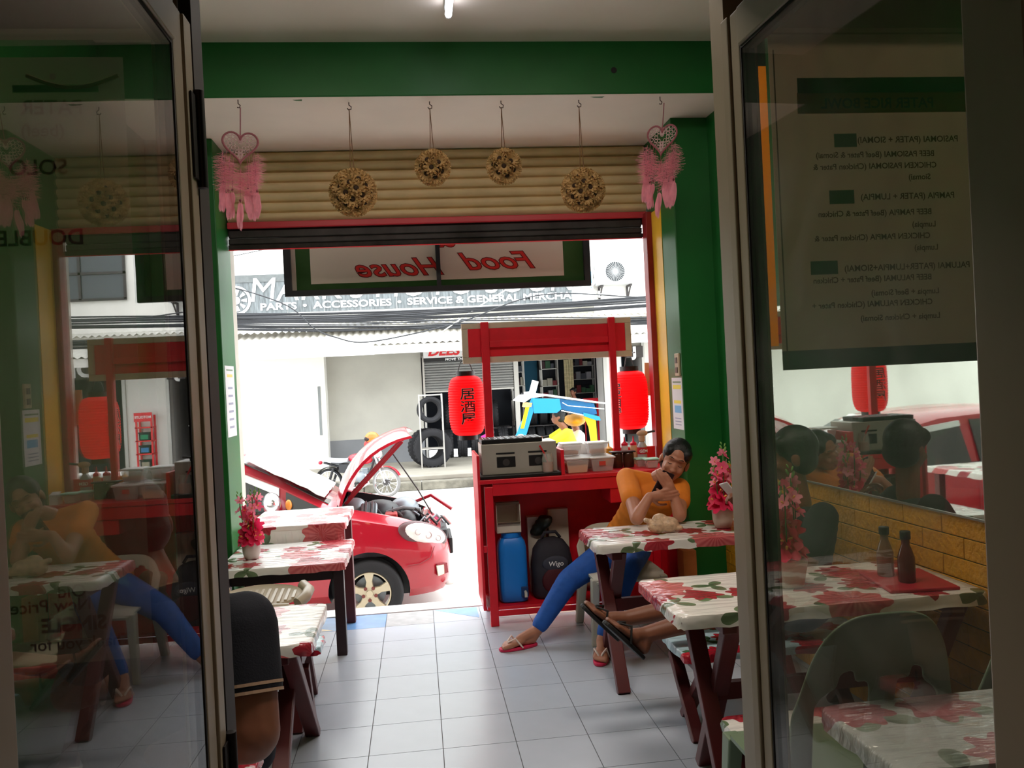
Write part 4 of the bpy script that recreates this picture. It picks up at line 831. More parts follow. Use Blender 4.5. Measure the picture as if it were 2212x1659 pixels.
# ---- jars, tubs and bottles on the counter
CP = clear('clear_plastic', (.95, .95, .95), .3, .25); LIDW = mat('lid_white', (238, 238, 236), .4, transl=.3); JG = clear('jar_glass', (.9, .88, .84), .22, .05)
def tub(name, label, x0, x1, y0, y1, z, h, fill=None, fillh=.5, lid=LIDW, group=None, lidh=.012):
    t = thing(name, label, 'tub', ((x0+x1)/2, (y0+y1)/2, z), 0, group); s = .012
    b = MB(); b.loft([[(x0+s, y0+s, z), (x1-s, y0+s, z), (x1-s, y1-s, z), (x0+s, y1-s, z)], [(x0, y0, z+h), (x1, y0, z+h), (x1, y1, z+h), (x0, y1, z+h)]]); b.build('bowl', CP, t, bevel=.008)
    if fill: e = .004; f = s*(1-fillh); MB().loft([[(x0+s+e, y0+s+e, z+.003), (x1-s-e, y0+s+e, z+.003), (x1-s-e, y1-s-e, z+.003), (x0+s+e, y1-s-e, z+.003)], [(x0+f+e, y0+f+e, z+h*fillh), (x1-f-e, y0+f+e, z+h*fillh), (x1-f-e, y1-f-e, z+h*fillh), (x0+f+e, y1-f-e, z+h*fillh)]]).build('contents', fill, t)
    MB().bx(x0-.006, x1+.006, y0-.006, y1+.006, z+h+.0005, z+h+lidh).build('lid', lid, t, bevel=.006)
    return t
BATTER = mat('batter', (222, 168, 96), .5)
tub('food_tub', 'clear tub half full of tan batter at the stall counter edge', .89, 1.035, 5.06, 5.30, .8905, .085, BATTER, .55)
t = tub('food_tub', 'clear empty tub with a small red sticker on the stall counter', 1.05, 1.2, 5.08, 5.32, .8905, .08)
MB().bx(1.10, 1.14, 5.077, 5.0785, .93, .955).build('sticker', mat('sticker_red', (206, 70, 60), .5), t)
BALL = mat('dough_ball', (190, 128, 96), .6, var=.3, vscale=40)
def upper_tub(x0, x1, y0, y1, z, label, bl):
    t = tub('food_tub', label, x0, x1, y0, y1, z, .07); ball = None; r = .0155
    for i in range(4):
        for j in range(2):
            xx = x0+.016+r+i*(x1-x0-.032-2*r)/3; yy = y0+.03+j*.045
            if ball is None: b = MB(tr(xx, yy, z+.004)); b.ell((0, 0, r), r, None, 12, 8); ball = b.build('dough_ball', BALL, smooth=180); tag(ball, bl, 'food ball', bl); base = (xx, yy)
            else: c = dup(ball); c.location = (xx-base[0], yy-base[1], 0)
upper_tub(.885, 1.01, 5.16, 5.29, .989, 'clear tub of round dough balls on top of the batter tub', 'brown dough ball in the tub above the batter')
upper_tub(1.06, 1.185, 5.18, 5.31, .984, 'clear tub of round dough balls on top of the stickered tub', 'brown dough ball in the tub above the red sticker')
tag(MB().bx(.89, 1.195, 5.332, 5.384, .8905, 1.052).build('foam_block', mat('foam_white', (240, 240, 238), .7), bevel=.01), 'long white foam box behind the stacked tubs', 'box')
t = thing('sauce_jar', 'glass jar of orange sauce with a red spoon standing before the griddle', 'jar', (.775, 5.047, .912))
M_ = tr(.772, 5.047, .9125) 
MB(M_).lathe([(.034, 0), (.036, .004), (.036, .085), (.03, .1), (.03, .115), (.028, .115), (.028, .1), (.033, .085), (.033, .006), (1e-3, .004)], 22).build('glass', JG, t, smooth=50)
MB(M_).lathe([(1e-3, .006), (.032, .006), (.032, .06), (1e-3, .06)], 20).build('sauce', mat('orange_sauce', (190, 92, 36), .4), t); MB(M_).tube([(.01, 0, .03), (-.02, 0, .12), (-.045, 0, .165)], [.004, .005, .006], 8).build('spoon', mat('spoon_red', (205, 40, 44), .4), t, smooth=60)
t = thing('seasoning_jar', 'wide brown jar with a dark lid behind the tubs', 'jar', (1.29, 5.25, .89))
for x in (1.255, 1.33):
    MB(tr(x, 5.25, .8905)).lathe([(.034, 0), (.036, .004), (.036, .085), (.03, .095)], 20).build('glass', mat('brown_jar', (70, 38, 28), .12), t, smooth=50)
MB().bx(1.21, 1.372, 5.215, 5.285, .986, .995).build('lid', mat('lid_brown', (40, 26, 24), .5), t, bevel=.003)
def squeeze(x, y, z, body, capc, label, r=.022, h=.09):
    t = thing('squeeze_bottle', label, 'bottle', (x, y, z)); M_ = tr(x, y, z)
    MB(M_).lathe([(r*.95, 0), (r, .006), (r, h*.85), (r*.9, h)], 18).build('body', body, t, smooth=50)
    MB(M_).lathe([(r*.92, h+.0005), (r*.92, h+.014), (r*.5, h+.022), (.006, h+.028), (.003, h+.06), (1e-3, h+.06)], 16).build('nozzle_cap', capc, t, smooth=40)
ZB = 1.0005
PK = mat('cap_red', (224, 30, 66), .35, transl=.3)
squeeze(1.236, 5.392, .8905, mat('mustard', (224, 164, 40), .4), mat('mustard_cap', (226, 160, 44), .4), 'yellow mustard squeeze bottle with a short pointed cap', .03, .1)
squeeze(1.345, 5.397, .8905, mat('white_sauce', (236, 226, 222), .4, transl=.2), PK, 'white sauce squeeze bottle with a red pointed cap', .024, .125)
squeeze(1.405, 5.397, .8905, mat('tan_sauce', (226, 190, 150), .4, transl=.2), PK, 'tan sauce squeeze bottle with a red pointed cap', .024, .125)
t = thing('gas_torch', 'small gas canister with a tan torch head and a red label', 'gas canister', (1.44, 5.33, .89)); M_ = tr(1.445, 5.33, .8905)
MB(M_).lathe([(.03, 0), (.032, .004), (.032, .12), (.02, .14), (.014, .15)], 22).build('canister', mat('canister_grey', (170, 160, 160), .35), t, smooth=40)
MB(M_).lathe([(.0325, .07), (.0325, .115)], 22).build('label_band', mat('label_red', (196, 44, 56), .4), t)
TAN = mat('torch_tan', (196, 158, 130), .5); MB(M_).lathe([(.016, .15), (.02, .155), (.02, .185), (.016, .19)], 16).build('collar', TAN, t); MB(M_).ell((.005, 0, .205), (.038, .018, .02)).build('torch_head', TAN, t, smooth=180); MB(M_).tube([(.035, 0, .208), (.09, 0, .216)], .007, 8).build('torch_pipe', DSTEEL, t)
lettering('lettering', [('GEM', .027, M_ @ Matrix(((1, 0, 0, 0), (0, 0, -1, -.0335), (0, 1, 0, .082), (0, 0, 0, 1))), dict(bold=.0006))], SWH, t)
MINT = mat('lid_mint', (160, 210, 190), .45)
tub('small_food_tub', 'small clear tub with a mint green lid behind its twin', 1.365, 1.44, 5.18, 5.26, .8905, .045, None, .5, MINT)
tub('small_food_tub', 'small clear tub of pinkish filling with a mint green lid', 1.40, 1.485, 5.08, 5.16, .8905, .05, mat('pink_fill', (205, 170, 160), .6), .6, MINT)
t = thing('paper_box', 'small open white paper box at the right end of the counter', 'box', (1.53, 5.1, .89))
MB().bx(1.5, 1.548, 5.07, 5.13, .8905, .95).build('box', mat('paper_white', (232, 226, 226), .7), t); MB().bx(-.024, .024, -.03, .03, 0, .002, tr(1.524, 5.095, .9515) @ rot('X', 18)).build('flap', mat('paper_white', (232, 226, 226), .7), t)
# ---- things under the counter
JUG = mat('jug_blue', (28, 128, 224), .35, var=.08, vscale=5)
t = thing('water_jug', 'tall blue plastic water jug with a tap on the stall bottom shelf', 'jug', (.535, 5.16, .115))
rings = []
for z, w_ in ((0, .075), (.012, .088), (.1, .09), (.33, .09), (.37, .082), (.395, .066)): rings.append([(.535+w_*math.copysign(abs(math.cos(a))**.5, math.cos(a)), 5.16+w_*.85*math.copysign(abs(math.sin(a))**.5, math.sin(a)), .1155+z) for a in [2*PI*k/28 for k in range(28)]])
MB().loft(rings).build('body', JUG, t, smooth=50); MB(tr(.535, 5.16, .1155)).lathe([(.058, .3955), (.062, .4), (.062, .425), (.055, .43)], 24).build('cap', JUG, t, smooth=40)
MB().bx(.575, .62, 5.074, 5.0835, .15, .215).build('tap_recess', mat('jug_navy', (12, 50, 100), .4), t, bevel=.004); MB().cyl((.6, 5.078, .185), (.6, 5.055, .18), .008).build('tap', mat('tap_white', (200, 198, 190), .4), t); MB().bx(.592, .608, 5.05, 5.062, .155, .185).build('spout', mat('tap_white', (200, 198, 190), .4), t)
t = thing('open_carton', 'open white carton perched on the blue water jug', 'carton', (.5, 5.18, .545)); CW = mat('carton_white', (205, 196, 182), .7); CI = mat('carton_inside', (120, 100, 80), .8)
for a in ((.445, .45, 5.1, 5.25, .546, .72), (.59, .595, 5.1, 5.25, .546, .72), (.45, .59, 5.245, 5.25, .546, .72), (.45, .59, 5.1, 5.105, .546, .60), (.45, .59, 5.1, 5.25, .5455, .549)): MB().bx(*a).build('carton_wall', CW, t)
MB().bx(.45, .59, -.03, 0, 0, .003, tr(0, 5.1, .6) @ rot('X', -30)).build('flap', CI, t); MB().bx(.445, .59, 5.1, 5.14, .72, .735).build('top_flap', CI, t)
BAGM = mat('bag_charcoal', (44, 42, 52), .75, var=.15, vscale=20); BAGR = mat('bag_maroon', (74, 20, 30), .75)
t = thing('backpack', 'dark grey and maroon backpack with white script on the stall bottom shelf', 'bag', (.78, 5.2, .115))
rings = []
for z, w_, d in ((0, .115, .09), (.02, .13, .1), (.2, .13, .1), (.3, .115, .085), (.35, .08, .06), (.37, .03, .02)): rings.append([(.79+w_*math.copysign(abs(math.cos(a))**.6, math.cos(a)), 5.2+d*math.copysign(abs(math.sin(a))**.6, math.sin(a)), .1155+z) for a in [2*PI*k/28 for k in range(28)]])
MB().loft(rings).build('main_bag', BAGM, t, smooth=60)
MB().ell((.80, 5.105, .335), (.085, .014, .05)).build('oval_patch', mat('bag_slate', (60, 62, 76), .7), t, smooth=180); MB().ell((.80, 5.105, .23), (.09, .022, .085)).build('front_pocket', BAGR, t, smooth=180)
lettering('lettering', [('Wigo', .042, Matrix(((1, 0, 0, .80), (0, 0, -1, 5.0865), (0, 1, 0, .325), (0, 0, 0, 1))), dict(bold=.0005, shear=.1))], SWH, t)
MB().tube([(.73, 5.2, .48), (.75, 5.18, .52), (.82, 5.18, .52), (.85, 5.2, .48)], .01, 8).build('carry_handle', BAGM, t, smooth=60)
t = tag(MB().bx(.66, .78, 5.31, 5.38, .1155, .6).build('flat_carton', CW, bevel=.003), 'plain beige carton standing behind the backpack', 'carton')
tag(MB().bx(.80, .93, 5.32, 5.38, .1155, .64).build('flat_carton', CW, bevel=.003), 'taller plain beige carton standing against the stall back panel', 'carton')
b = MB(); rr = random.Random(3)
for k in range(9): b.ell((1.07+rr.uniform(-.05, .06), 5.25+rr.uniform(-.06, .05), .18+.028*k), (.07-.003*k, .06, .05), rot('Z', rr.uniform(0, 90)))
o = b.build('cloth_bundle', mat('sack_tan', (140, 112, 84), .85, var=.35, vscale=25), remesh=.012, relax=3); tag(o, 'tan sack of odds and ends stuffed beside the backpack', 'sack')
b = MB()
for k in range(6): b.ell((.72+.012*k, 5.3-.01*k, .505+.02*k if k < 3 else .57), (.05, .03, .03), rot('Y', 25*k))
o = b.build('plastic_bag', mat('bag_black', (36, 40, 36), .35, var=.4, vscale=30), remesh=.01, relax=2); tag(o, 'crumpled dark plastic bag on top of the backpack', 'bag')
# ------------------------------------------------------------------ tables, benches, chairs
FLW = floral('floral_pink_cloth', (226, 222, 216), [(206, 112, 112), (168, 52, 62), (140, 30, 44)], (112, 132, 98), 3.6, .16, .5)
FLB = floral('floral_blue_cloth', (178, 208, 218), [(206, 50, 66), (176, 28, 50), (120, 18, 36)], (70, 110, 80), 4.4, .2, .4)
FLP = floral('floral_pale_cloth', (206, 208, 210), [(206, 168, 172), (190, 132, 140), (176, 110, 120)], (160, 172, 162), 3.0, .13, .8)
MAH = mat('mahogany_paint', (92, 34, 36), .42, var=.2, vscale=14, stretch=(1, 1, .3)); MAHD = mat('dark_leg', (40, 22, 26), .45)
def table_top(t, x0, x1, y0, y1, z, cloth, th=.035):
    n = 26; b = MB(); rr = random.Random(int(y0*100)); x0_, x1_ = x0, x1
    MB().bx(x0+.01, x1-.01, y0+.01, y1-.01, z-th, z-.004).build('table_top', MAH, t)
    # plastic cloth wrapped over the edge: top sheet with a short turned-down rim, slightly wavy
    P_ = []
    r = .03
    for cx, cy, a0 in ((x1-r, y0+r, -90), (x1-r, y1-r, 0), (x0+r, y1-r, 90), (x0+r, y0+r, 180)):
        for k in range(5): a = math.radians(a0+22.5*k); P_.append((cx+r*math.cos(a), cy+r*math.sin(a)))
    # densify edges
    Q = []
    for i, p in enumerate(P_):
        q = P_[(i+1) % len(P_)]; L_ = math.dist(p, q); m = max(1, int(L_/.045))
        Q += [(p[0]+(q[0]-p[0])*k/m, p[1]+(q[1]-p[1])*k/m) for k in range(m)]
    k = len(Q); cx, cy = (x0+x1)/2, (y0+y1)/2
    def ringz(s, dz, jit): return [(cx+(px_-cx)*s+rr.uniform(-jit, jit), cy+(py-cy)*s+rr.uniform(-jit, jit), z+dz+rr.uniform(-jit, jit)) for px_, py in Q]
    b.loft([ringz(.0, 0, 0), ringz(.5, .0, .0006), ringz(.93, .0, .0008), ringz(.99, -.001, .001), ringz(1.0, -.008, .0015), ringz(1.0, -th*.75, .003), ringz(1.002, -th-.008, .004)], cap=False)
    o = b.build('cloth_cover', cloth, t, smooth=60); return o
def trestle_table(name, label, x0, x1, y0, y1, z, xs, cloth, spread=.0, group=None, flip=1):
    t = thing(name, label, 'table', ((x0+x1)/2, (y0+y1)/2, 0), 0, group); table_top(t, x0, x1, y0, y1, z, cloth)
    ym, h = (y0+y1)/2, (y1-y0)/2
    for x in xs:
        MB().beam((x, y0+.06, z-.06), (x, y1-.06, z-.06), .05, .06).build('cross_rail', MAH, t, bevel=.004)
        MB().beam((x-.022*flip, y1-.09, z-.05), (x-.022*flip, y0-.04+spread, .0), .042, .06, up=(1, 0, 0)).build('leg', MAH, t, bevel=.004)
        MB().beam((x+.022*flip, y0+.09, z-.05), (x+.022*flip, y1+.04-spread, .0), .042, .06, up=(1, 0, 0)).build('leg', MAH, t, bevel=.004)
    MB().beam((xs[0], ym, z*.5), (xs[-1], ym, z*.5), .03, .06).build('stretcher', MAH, t)
    return t
trestle_table('dining_table', 'floral covered table with crossed legs where the woman in orange rests her elbows', .80, 1.83, 3.84, 4.30, .69, (.91, 1.72), FLW)
trestle_table('dining_table', 'floral covered table with two sauce bottles by the yellow brick wall', .80, 1.88, 2.6, 3.12, .70, (.99, 1.8), FLW, .1)
trestle_table('dining_table', 'shiny pale floral table beside the open glass door', .885, 1.92, 1.5, 1.84, .70, (1.12, 1.8), FLP, .1)
trestle_table('dining_table', 'low floral covered table in front of the man in the navy polo', -1.48, -.425, 3.06, 3.64, .575, (-.54, -1.3), FLW)
def leg_table(name, label, x0, x1, y0, y1, z, cloth, legs, drape=None):
    t = thing(name, label, 'table', ((x0+x1)/2, (y0+y1)/2, 0)); table_top(t, x0, x1, y0, y1, z, cloth)
    for x, y, zb in legs: MB().bx(x-.028, x+.028, y-.028, y+.028, zb, z-.036).build('leg', MAHD if y < 5 else MAH, t, bevel=.004)
    if drape:
        b = MB(); n = 30; rr = random.Random(5)
        top = [(x0+.01+(x1-x0-.02)*i/n, y0-.004, z-.03) for i in range(n+1)]; bot = [(p[0], y0-.004+.008*math.sin(i*1.3)+rr.uniform(-.002, .002), z-drape) for i, p in enumerate(top)]
        vs = top+bot; b.add(vs, [(i, i+1, n+2+i, n+1+i) for i in range(n)]); o = b.build('front_drape', cloth, t); o.modifiers.new('s', 'SOLIDIFY').thickness = .002
    MB().bx(x0+.06, x1-.04, y0+.05, y0+.07, z-.1, z-.04).build('apron', MAHD, t); return t
leg_table('dining_table', 'floral covered table with dark square legs and a potted pink flower', -1.15, -.445, 4.69, 5.42, .523, FLW, [(-.485, 4.74, 0), (-.485, 5.38, 0), (-1.10, 4.74, 0), (-1.10, 5.38, 0)])
leg_table('dining_table', 'taller floral covered table with a hanging front drape at the shop threshold', -1.14, -.50, 5.46, 6.2, .623, FLW, [(-.54, 5.50, 0), (-.54, 6.05, -.45), (-1.10, 5.50, 0), (-1.10, 6.05, -.45)], .17)
# benches
def bench(label, x0, x1, y0, y1, z, cloth, group=None):
    t = thing('bench', label, 'bench', ((x0+x1)/2, (y0+y1)/2, 0), 0, group); table_top(t, x0, x1, y0, y1, z, cloth, .025)
    for x in (x0+.07, x1-.1):
        MB().beam((x, y0+.0, z-.055), (x, y1-.0, z-.055), .04, .05).build('cross_rail', MAH, t, bevel=.003)
        MB().beam((x-.02, y1-.03, z-.08), (x-.02, y0+.03, 0), .035, .05, up=(1, 0, 0)).build('leg', MAH, t, bevel=.003); MB().beam((x+.02, y0+.03, z-.08), (x+.02, y1-.03, 0), .035, .05, up=(1, 0, 0)).build('leg', MAH, t, bevel=.003)
    return t
bench('bench with a blue and red floral cover carrying the barefoot legs in sandals', 1.0, 1.84, 3.2, 3.54, .36, FLB)
bench('white floral bench between the sauce bottle table and the green chairs', .92, 1.5, 2.44, 2.62, .36, FLW)
bench('small floral bench behind the low table of the man in navy', -1.45, -.47, 3.67, 3.88, .37, FLB)
bench('plain edged floral bench before the potted flower table', -1.45, -.50, 3.93, 4.2, .40, FLW)
bench('floral bench the man in the navy polo sits on', -1.3, -.52, 2.28, 2.62, .40, FLW)
bench('short cream floral bench end beside the left glass door', -.95, -.46, 1.82, 2.1, .40, FLW)
# plastic chairs
def plastic_chair(name, label, loc, rz, m, arms=False, seat_z=.42, back_h=.84):
    t = thing(name, label, 'chair', loc, rz); M_ = WM[t]
    b = MB(M_); w = .21
    b.loft([[(-w, y, seat_z-.012*math.cos(2*(y-.0)))for y in ()] or [(-w*f, yy, seat_z+dz) for f, yy, dz in ((.85, .0, .012), (1, .12, 0), (1, .36, 0), (.9, .43, -.02))] + [(-w*f, yy, seat_z+dz-.012) for f, yy, dz in ((.9, .43, -.02), (1, .36, 0), (1, .12, 0), (.85, .0, .012))],
            [(w*f, yy, seat_z+dz) for f, yy, dz in ((.85, .0, .012), (1, .12, 0), (1, .36, 0), (.9, .43, -.02))] + [(w*f, yy, seat_z+dz-.012) for f, yy, dz in ((.9, .43, -.02), (1, .36, 0), (1, .12, 0), (.85, .0, .012))]])
    b.build('seat', m, t, smooth=40)
    for sx in (-1, 1):
        b = MB(M_); b.loft([[(sx*(.17), .36, seat_z-.01), (sx*.215, .36, seat_z-.01), (sx*.215, .42, seat_z-.01), (sx*.17, .42, seat_z-.01)], [(sx*.2, .41, 0), (sx*.235, .41, 0), (sx*.235, .445, 0), (sx*.2, .445, 0)]]); b.build('leg', m, t, bevel=.006)
        b = MB(M_); b.loft([[(sx*.15, -.02, seat_z-.005), (sx*.21, -.02, seat_z-.005), (sx*.21, .04, seat_z-.005), (sx*.15, .04, seat_z-.005)], [(sx*.19, -.06, 0), (sx*.235, -.06, 0), (sx*.235, -.02, 0), (sx*.19, -.02, 0)]]); b.build('leg', m, t, bevel=.006)
    # back: an arch with two tall openings, curved in plan
    H_ = back_h-seat_z
    def bp(u, v): return (u*(.20+.015*v), -.03-.10*v-.03*(1-u*u)*0+.035*u*u, seat_z+v*H_)
    def outline(u): return (1-abs(u)**3.2)**(1/2.4)
    b = MB(M_); N_ = 24; K_ = 14; idx = {}; vs = []; fs = []
    for i in range(N_+1):
        u = -1+2*i/N_
        for j in range(K_+1):
            v = j/K_*max(.45, outline(u)) if abs(u) < .999 else j/K_*.45
            idx[i, j] = len(vs); vs.append(bp(u, v))
    for i in range(N_):
        for j in range(K_):
            u = -1+2*(i+.5)/N_; v = (j+.5)/K_
            hole = (.16 < abs(u) < .72) and v < (.70-.3*abs(abs(u)-.42))
            if not hole: fs.append((idx[i, j], idx[i+1, j], idx[i+1, j+1], idx[i, j+1]))
    b.add(vs, fs); o = b.build('backrest', m, t, smooth=180); so = o.modifiers.new('s', 'SOLIDIFY'); so.thickness = .012
    q = o.modifiers.new('u', 'SUBSURF'); q.levels = 1; q.render_levels = 1
    if arms:
        for sx in (-1, 1): MB(M_).tube([(sx*.2, -.07, seat_z+.2), (sx*.23, .1, seat_z+.2), (sx*.23, .3, seat_z+.17), (sx*.22, .38, seat_z)], .018, 8).build('armrest', m, t, smooth=60)
    return t
GCH = mat('green_grey_plastic', (110, 128, 104), .4); BEIC = mat('beige_plastic', (186, 172, 148), .4)
plastic_chair('plastic_chair', 'grey green plastic chair with an arched back by the white floral bench', (1.06, 1.96, 0), 0, GCH, False, .43, .91)
plastic_chair('plastic_chair', 'grey green plastic chair close against the yellow brick wall', (1.53, 1.96, 0), 0, GCH, False, .43, .90)
plastic_chair('plastic_stool_chair', 'pale grey plastic chair under the woman in orange', (1.12, 4.93, 0), PI, mat('pale_plastic', (190, 188, 174), .45), False, .37, .58)
# beige slatted chair between the left tables
t = thing('slatted_chair', 'low beige plastic chair with a ribbed seat between the left tables', 'chair', (-.86, 4.46, 0))
b = MB(tr(-.86, 4.46, .42)); b.lathe([(.0, -.02), (.19, -.012), (.215, .0), (.21, .012), (.195, .004), (.0, -.006)], 30); b.v = [(x, 4.46+(y-4.46)*.62, z+.12*(y-4.46)) for x, y, z in b.v]; b.build('seat', BEIC, t, smooth=50)
for k in range(11): xx = -.86-.17+.034*k; hw = .115*math.sqrt(max(0, 1-((xx+.86)/.19)**2)); MB().beam((xx, 4.46-hw, .424-.12*hw), (xx, 4.46+hw, .424+.12*hw), .014, .01).build('rib', BEIC, t)
for sx in (-1, 1):
    MB().tube([(-.86+sx*.2, 4.36, .40), (-.86+sx*.235, 4.4, .42), (-.86+sx*.24, 4.5, .43), (-.86+sx*.2, 4.58, .44)], .03, 10).build('arm_curl', BEIC, t, smooth=60)
    for yy in (4.33, 4.57): MB().loft([[(-.86+sx*.17-.02, yy-.02, .4), (-.86+sx*.17+.02, yy-.02, .4), (-.86+sx*.17+.02, yy+.02, .4), (-.86+sx*.17-.02, yy+.02, .4)], [(-.86+sx*.2-.018, yy-.018, 0), (-.86+sx*.2+.018, yy-.018, 0), (-.86+sx*.2+.018, yy+.018, 0), (-.86+sx*.2-.018, yy+.018, 0)]]).build('leg', BEIC, t, bevel=.004)
MB().tube([(-1.02, 4.33, .39), (-.86, 4.315, .4), (-.70, 4.33, .39)], .022, 8).build('front_lip', BEIC, t, smooth=60)
# ------------------------------------------------------------------ potted pink flowers
PET = [mat('petal_pink', (236, 92, 128), .5, transl=.35), mat('petal_rose', (226, 44, 92), .5, transl=.35), mat('petal_pale', (246, 150, 170), .5, transl=.4)]; GST = mat('stem_green', (70, 116, 52), .6)
def bloom_mesh(m, r=.03, cup=.6, np_=6):
    b = MB()
    for k in range(np_):
        a = 2*PI*k/np_; R_ = Matrix.Rotation(a, 4, 'Z'); tl = .006*(k % 2)
        P_ = [(0, 0, 0), (.25*r, .22*r, .12*r), (.25*r, -.22*r, .12*r), (.75*r, .42*r, cup*.55*r), (.75*r, 0, cup*.42*r), (.75*r, -.42*r, cup*.55*r), (1.25*r, .22*r, cup*.85*r-tl), (1.3*r, 0, cup*.8*r-tl), (1.25*r, -.22*r, cup*.85*r-tl)]
        b.add([R_ @ Vector(p) for p in P_], [(0, 1, 3, 4), (0, 4, 5, 2), (3, 6, 7, 4), (4, 7, 8, 5)])
    b.lathe([(.002, 0), (.004, .6*r), (1e-3, .7*r)], 6, None, 1)
    me = b.mesh('flower', [m, mat('pollen', (240, 190, 90), .6)])
    for p in me.polygons: p.use_smooth = True
    return me
BL = [bloom_mesh(PET[i], r, c) for i, r, c in ((0, .027, .7), (1, .033, .5), (2, .024, .9))]
BUD = MB().ell((0, 0, .012), (.005, .005, .013)).mesh('bud', mat('bud_green', (110, 150, 70), .6))
def potted(loc, label, seed, potm, square=False, s=1.0):
    t = thing('potted_flower', label, 'potted plant', loc); rr = random.Random(seed); x, y, z = loc
    if square: MB().loft([[(x+dx*.042*s, y+dy*.042*s, z) for dx, dy in ((-1, -1), (1, -1), (1, 1), (-1, 1))], [(x+dx*.056*s, y+dy*.056*s, z+.105*s) for dx, dy in ((-1, -1), (1, -1), (1, 1), (-1, 1))]]).build('pot', potm, t, bevel=.01)
    else: MB(tr(x, y, z)).lathe([(.032*s, 0), (.04*s, .004), (.05*s, .04*s), (.054*s, .1*s), (.05*s, .1*s), (.046*s, .085*s), (1e-3, .085*s)], 26).build('pot', potm, t, smooth=50)
    for k in range(7):
        a = 2*PI*k/7+rr.uniform(-.3, .3); hgt = rr.uniform(.16, .30)*s; sp_ = rr.uniform(.02, .06)*s; tip = Vector((x+sp_*math.cos(a), y+sp_*math.sin(a), z+.09*s+hgt)); base = Vector((x+.015*math.cos(a), y+.015*math.sin(a), z+.08*s))
        st_ = MB().tube([base, (base+tip)/2+Vector((.01*math.cos(a), .01*math.sin(a), .01)), tip], .0025, 5).build('stem', GST, t, smooth=60)
        for q in range(5):
            f = .15+.2*q; p = base.lerp(tip, f); d = Vector((math.cos(a+q*1.9), math.sin(a+q*1.9), rr.uniform(.2, .9))); sc = (1.15-.45*f)*s*1.25
            me = BL[0 if f > .5 and rr.random() < .5 else (1 if f < .45 else 2)]
            o = link('flower', me, st_); W_ = WM[t].inverted(); o.matrix_local = W_ @ frame(p+d.normalized()*.012*(1.6-f), None, d) @ Matrix.Scale(sc, 4)
        if k % 2 == 0:
            for q in range(4):
                o = link('bud', BUD, st_); o.matrix_local = WM[t].inverted() @ frame(tip+Vector((.006*(-1)**q, 0, .012*q)), None, (.4*(-1)**q, .2, 1)) @ Matrix.Scale(1.1-.15*q, 4)
    return t
potted((-1.0, 4.98, .5235), 'potted pink artificial flowers in a pale round pot on the table by the green column', 1, mat('pot_pale', (196, 182, 176), .5))
potted((1.50, 4.06, .6905), 'potted pink artificial flowers beside the hand holding a white phone', 2, mat('pot_cream', (190, 170, 156), .5))
potted((1.29, 2.86, .7005), 'potted pink artificial flowers in a square white pot on the sauce bottle table', 3, mat('pot_white', (216, 208, 198), .5), True)
# sauce bottles, tray, bread bag
RT = tag(MB().prism([(1.56, 2.66), (1.80, 2.64), (1.83, 2.92), (1.6, 2.94)], .012, tr(0, 0, .7005)).build('red_tray', mat('tray_red', (176, 36, 50), .4), bevel=.004), 'flat red tray under the two sauce bottles', 'tray')
for x, y, c, lb in ((1.655, 2.85, (120, 84, 60), 'half empty brown sauce bottle with a black cap behind its twin'), (1.675, 2.75, (92, 48, 34), 'full brown sauce bottle with a black cap on the red tray')):
    t = thing('sauce_bottle', lb, 'bottle', (x, y, .713)); M_ = tr(x, y, .713)
    MB(M_).lathe([(.026, 0), (.029, .004), (.029, .085), (.02, .115), (.014, .13), (.014, .15)], 22).build('glass', mat('bottle_%d' % c[0], c, .1, spec=.7), t, smooth=50); MB(M_).lathe([(.018, .1505), (.018, .175), (.016, .178)], 18).build('cap', BLK, t)
b = MB(tr(1.17, 4.03, .6912)); rr = random.Random(9)
for p, r in (((-.02, 0, .035), (.05, .04, .035)), ((.04, .01, .04), (.055, .045, .038)), ((0, .02, .065), (.04, .03, .03)), ((-.055, 0, .06), (.02, .018, .016)), ((-.075, .0, .068), (.014, .018, .014)), ((.085, .0, .02), (.03, .025, .014))): b.ell(p, r)
o = b.build('bread_bag', mat('bag_film', (206, 172, 140), .3, var=.4, vscale=40, bump=.6, bscale=60), remesh=.006, relax=2); tag(o, 'small knotted plastic bag of bread rolls on the floral table', 'bag')
# ------------------------------------------------------------------ notices and switches on the columns
PAP = mat('notice_paper', (214, 212, 214), .7)
def notice(name, label, X, s, y0, y1, z0, z1, blocks):
    t = thing(name, label, 'notice', (X, (y0+y1)/2, z0)); MB().bx(min(X, X+s*.0015), max(X, X+s*.0015), y0, y1, z0, z1).build('sheet', PAP, t)
    for a, c, e, f, col in blocks: xx = X+s*.002; MB().bx(min(X+s*.0016, xx), max(X+s*.0016, xx), y0+(y1-y0)*a, y0+(y1-y0)*c, z0+(z1-z0)*e, z0+(z1-z0)*f).build('print_block', mat('print_%d_%d' % col[:2], col, .7), t)
rows = [(.15, .85, .93, .95, (120, 140, 110)), (.2, .8, .84, .88, (225, 200, 110))] + [(.25, .75, .12+.11*k, .15+.11*k, (150, 150, 170)) for k in range(6)]
notice('wall_notice', 'white printed notice on the left green column edge', -1.1548, 1, 5.23, 5.48, 1.22, 1.66, rows)
notice('wall_notice', 'white notice with yellow and blue blocks on the right green column edge', 1.6048, -1, 4.93, 5.13, 1.13, 1.45, [(.1, .9, .9, .93, (120, 140, 110)), (.1, .9, .78, .86, (230, 210, 80)), (.15, .85, .5, .56, (230, 210, 80)), (.15, .8, .32, .46, (110, 170, 210))]+[(.2, .8, .08+.06*k, .1+.06*k, (150, 150, 170)) for k in range(3)])
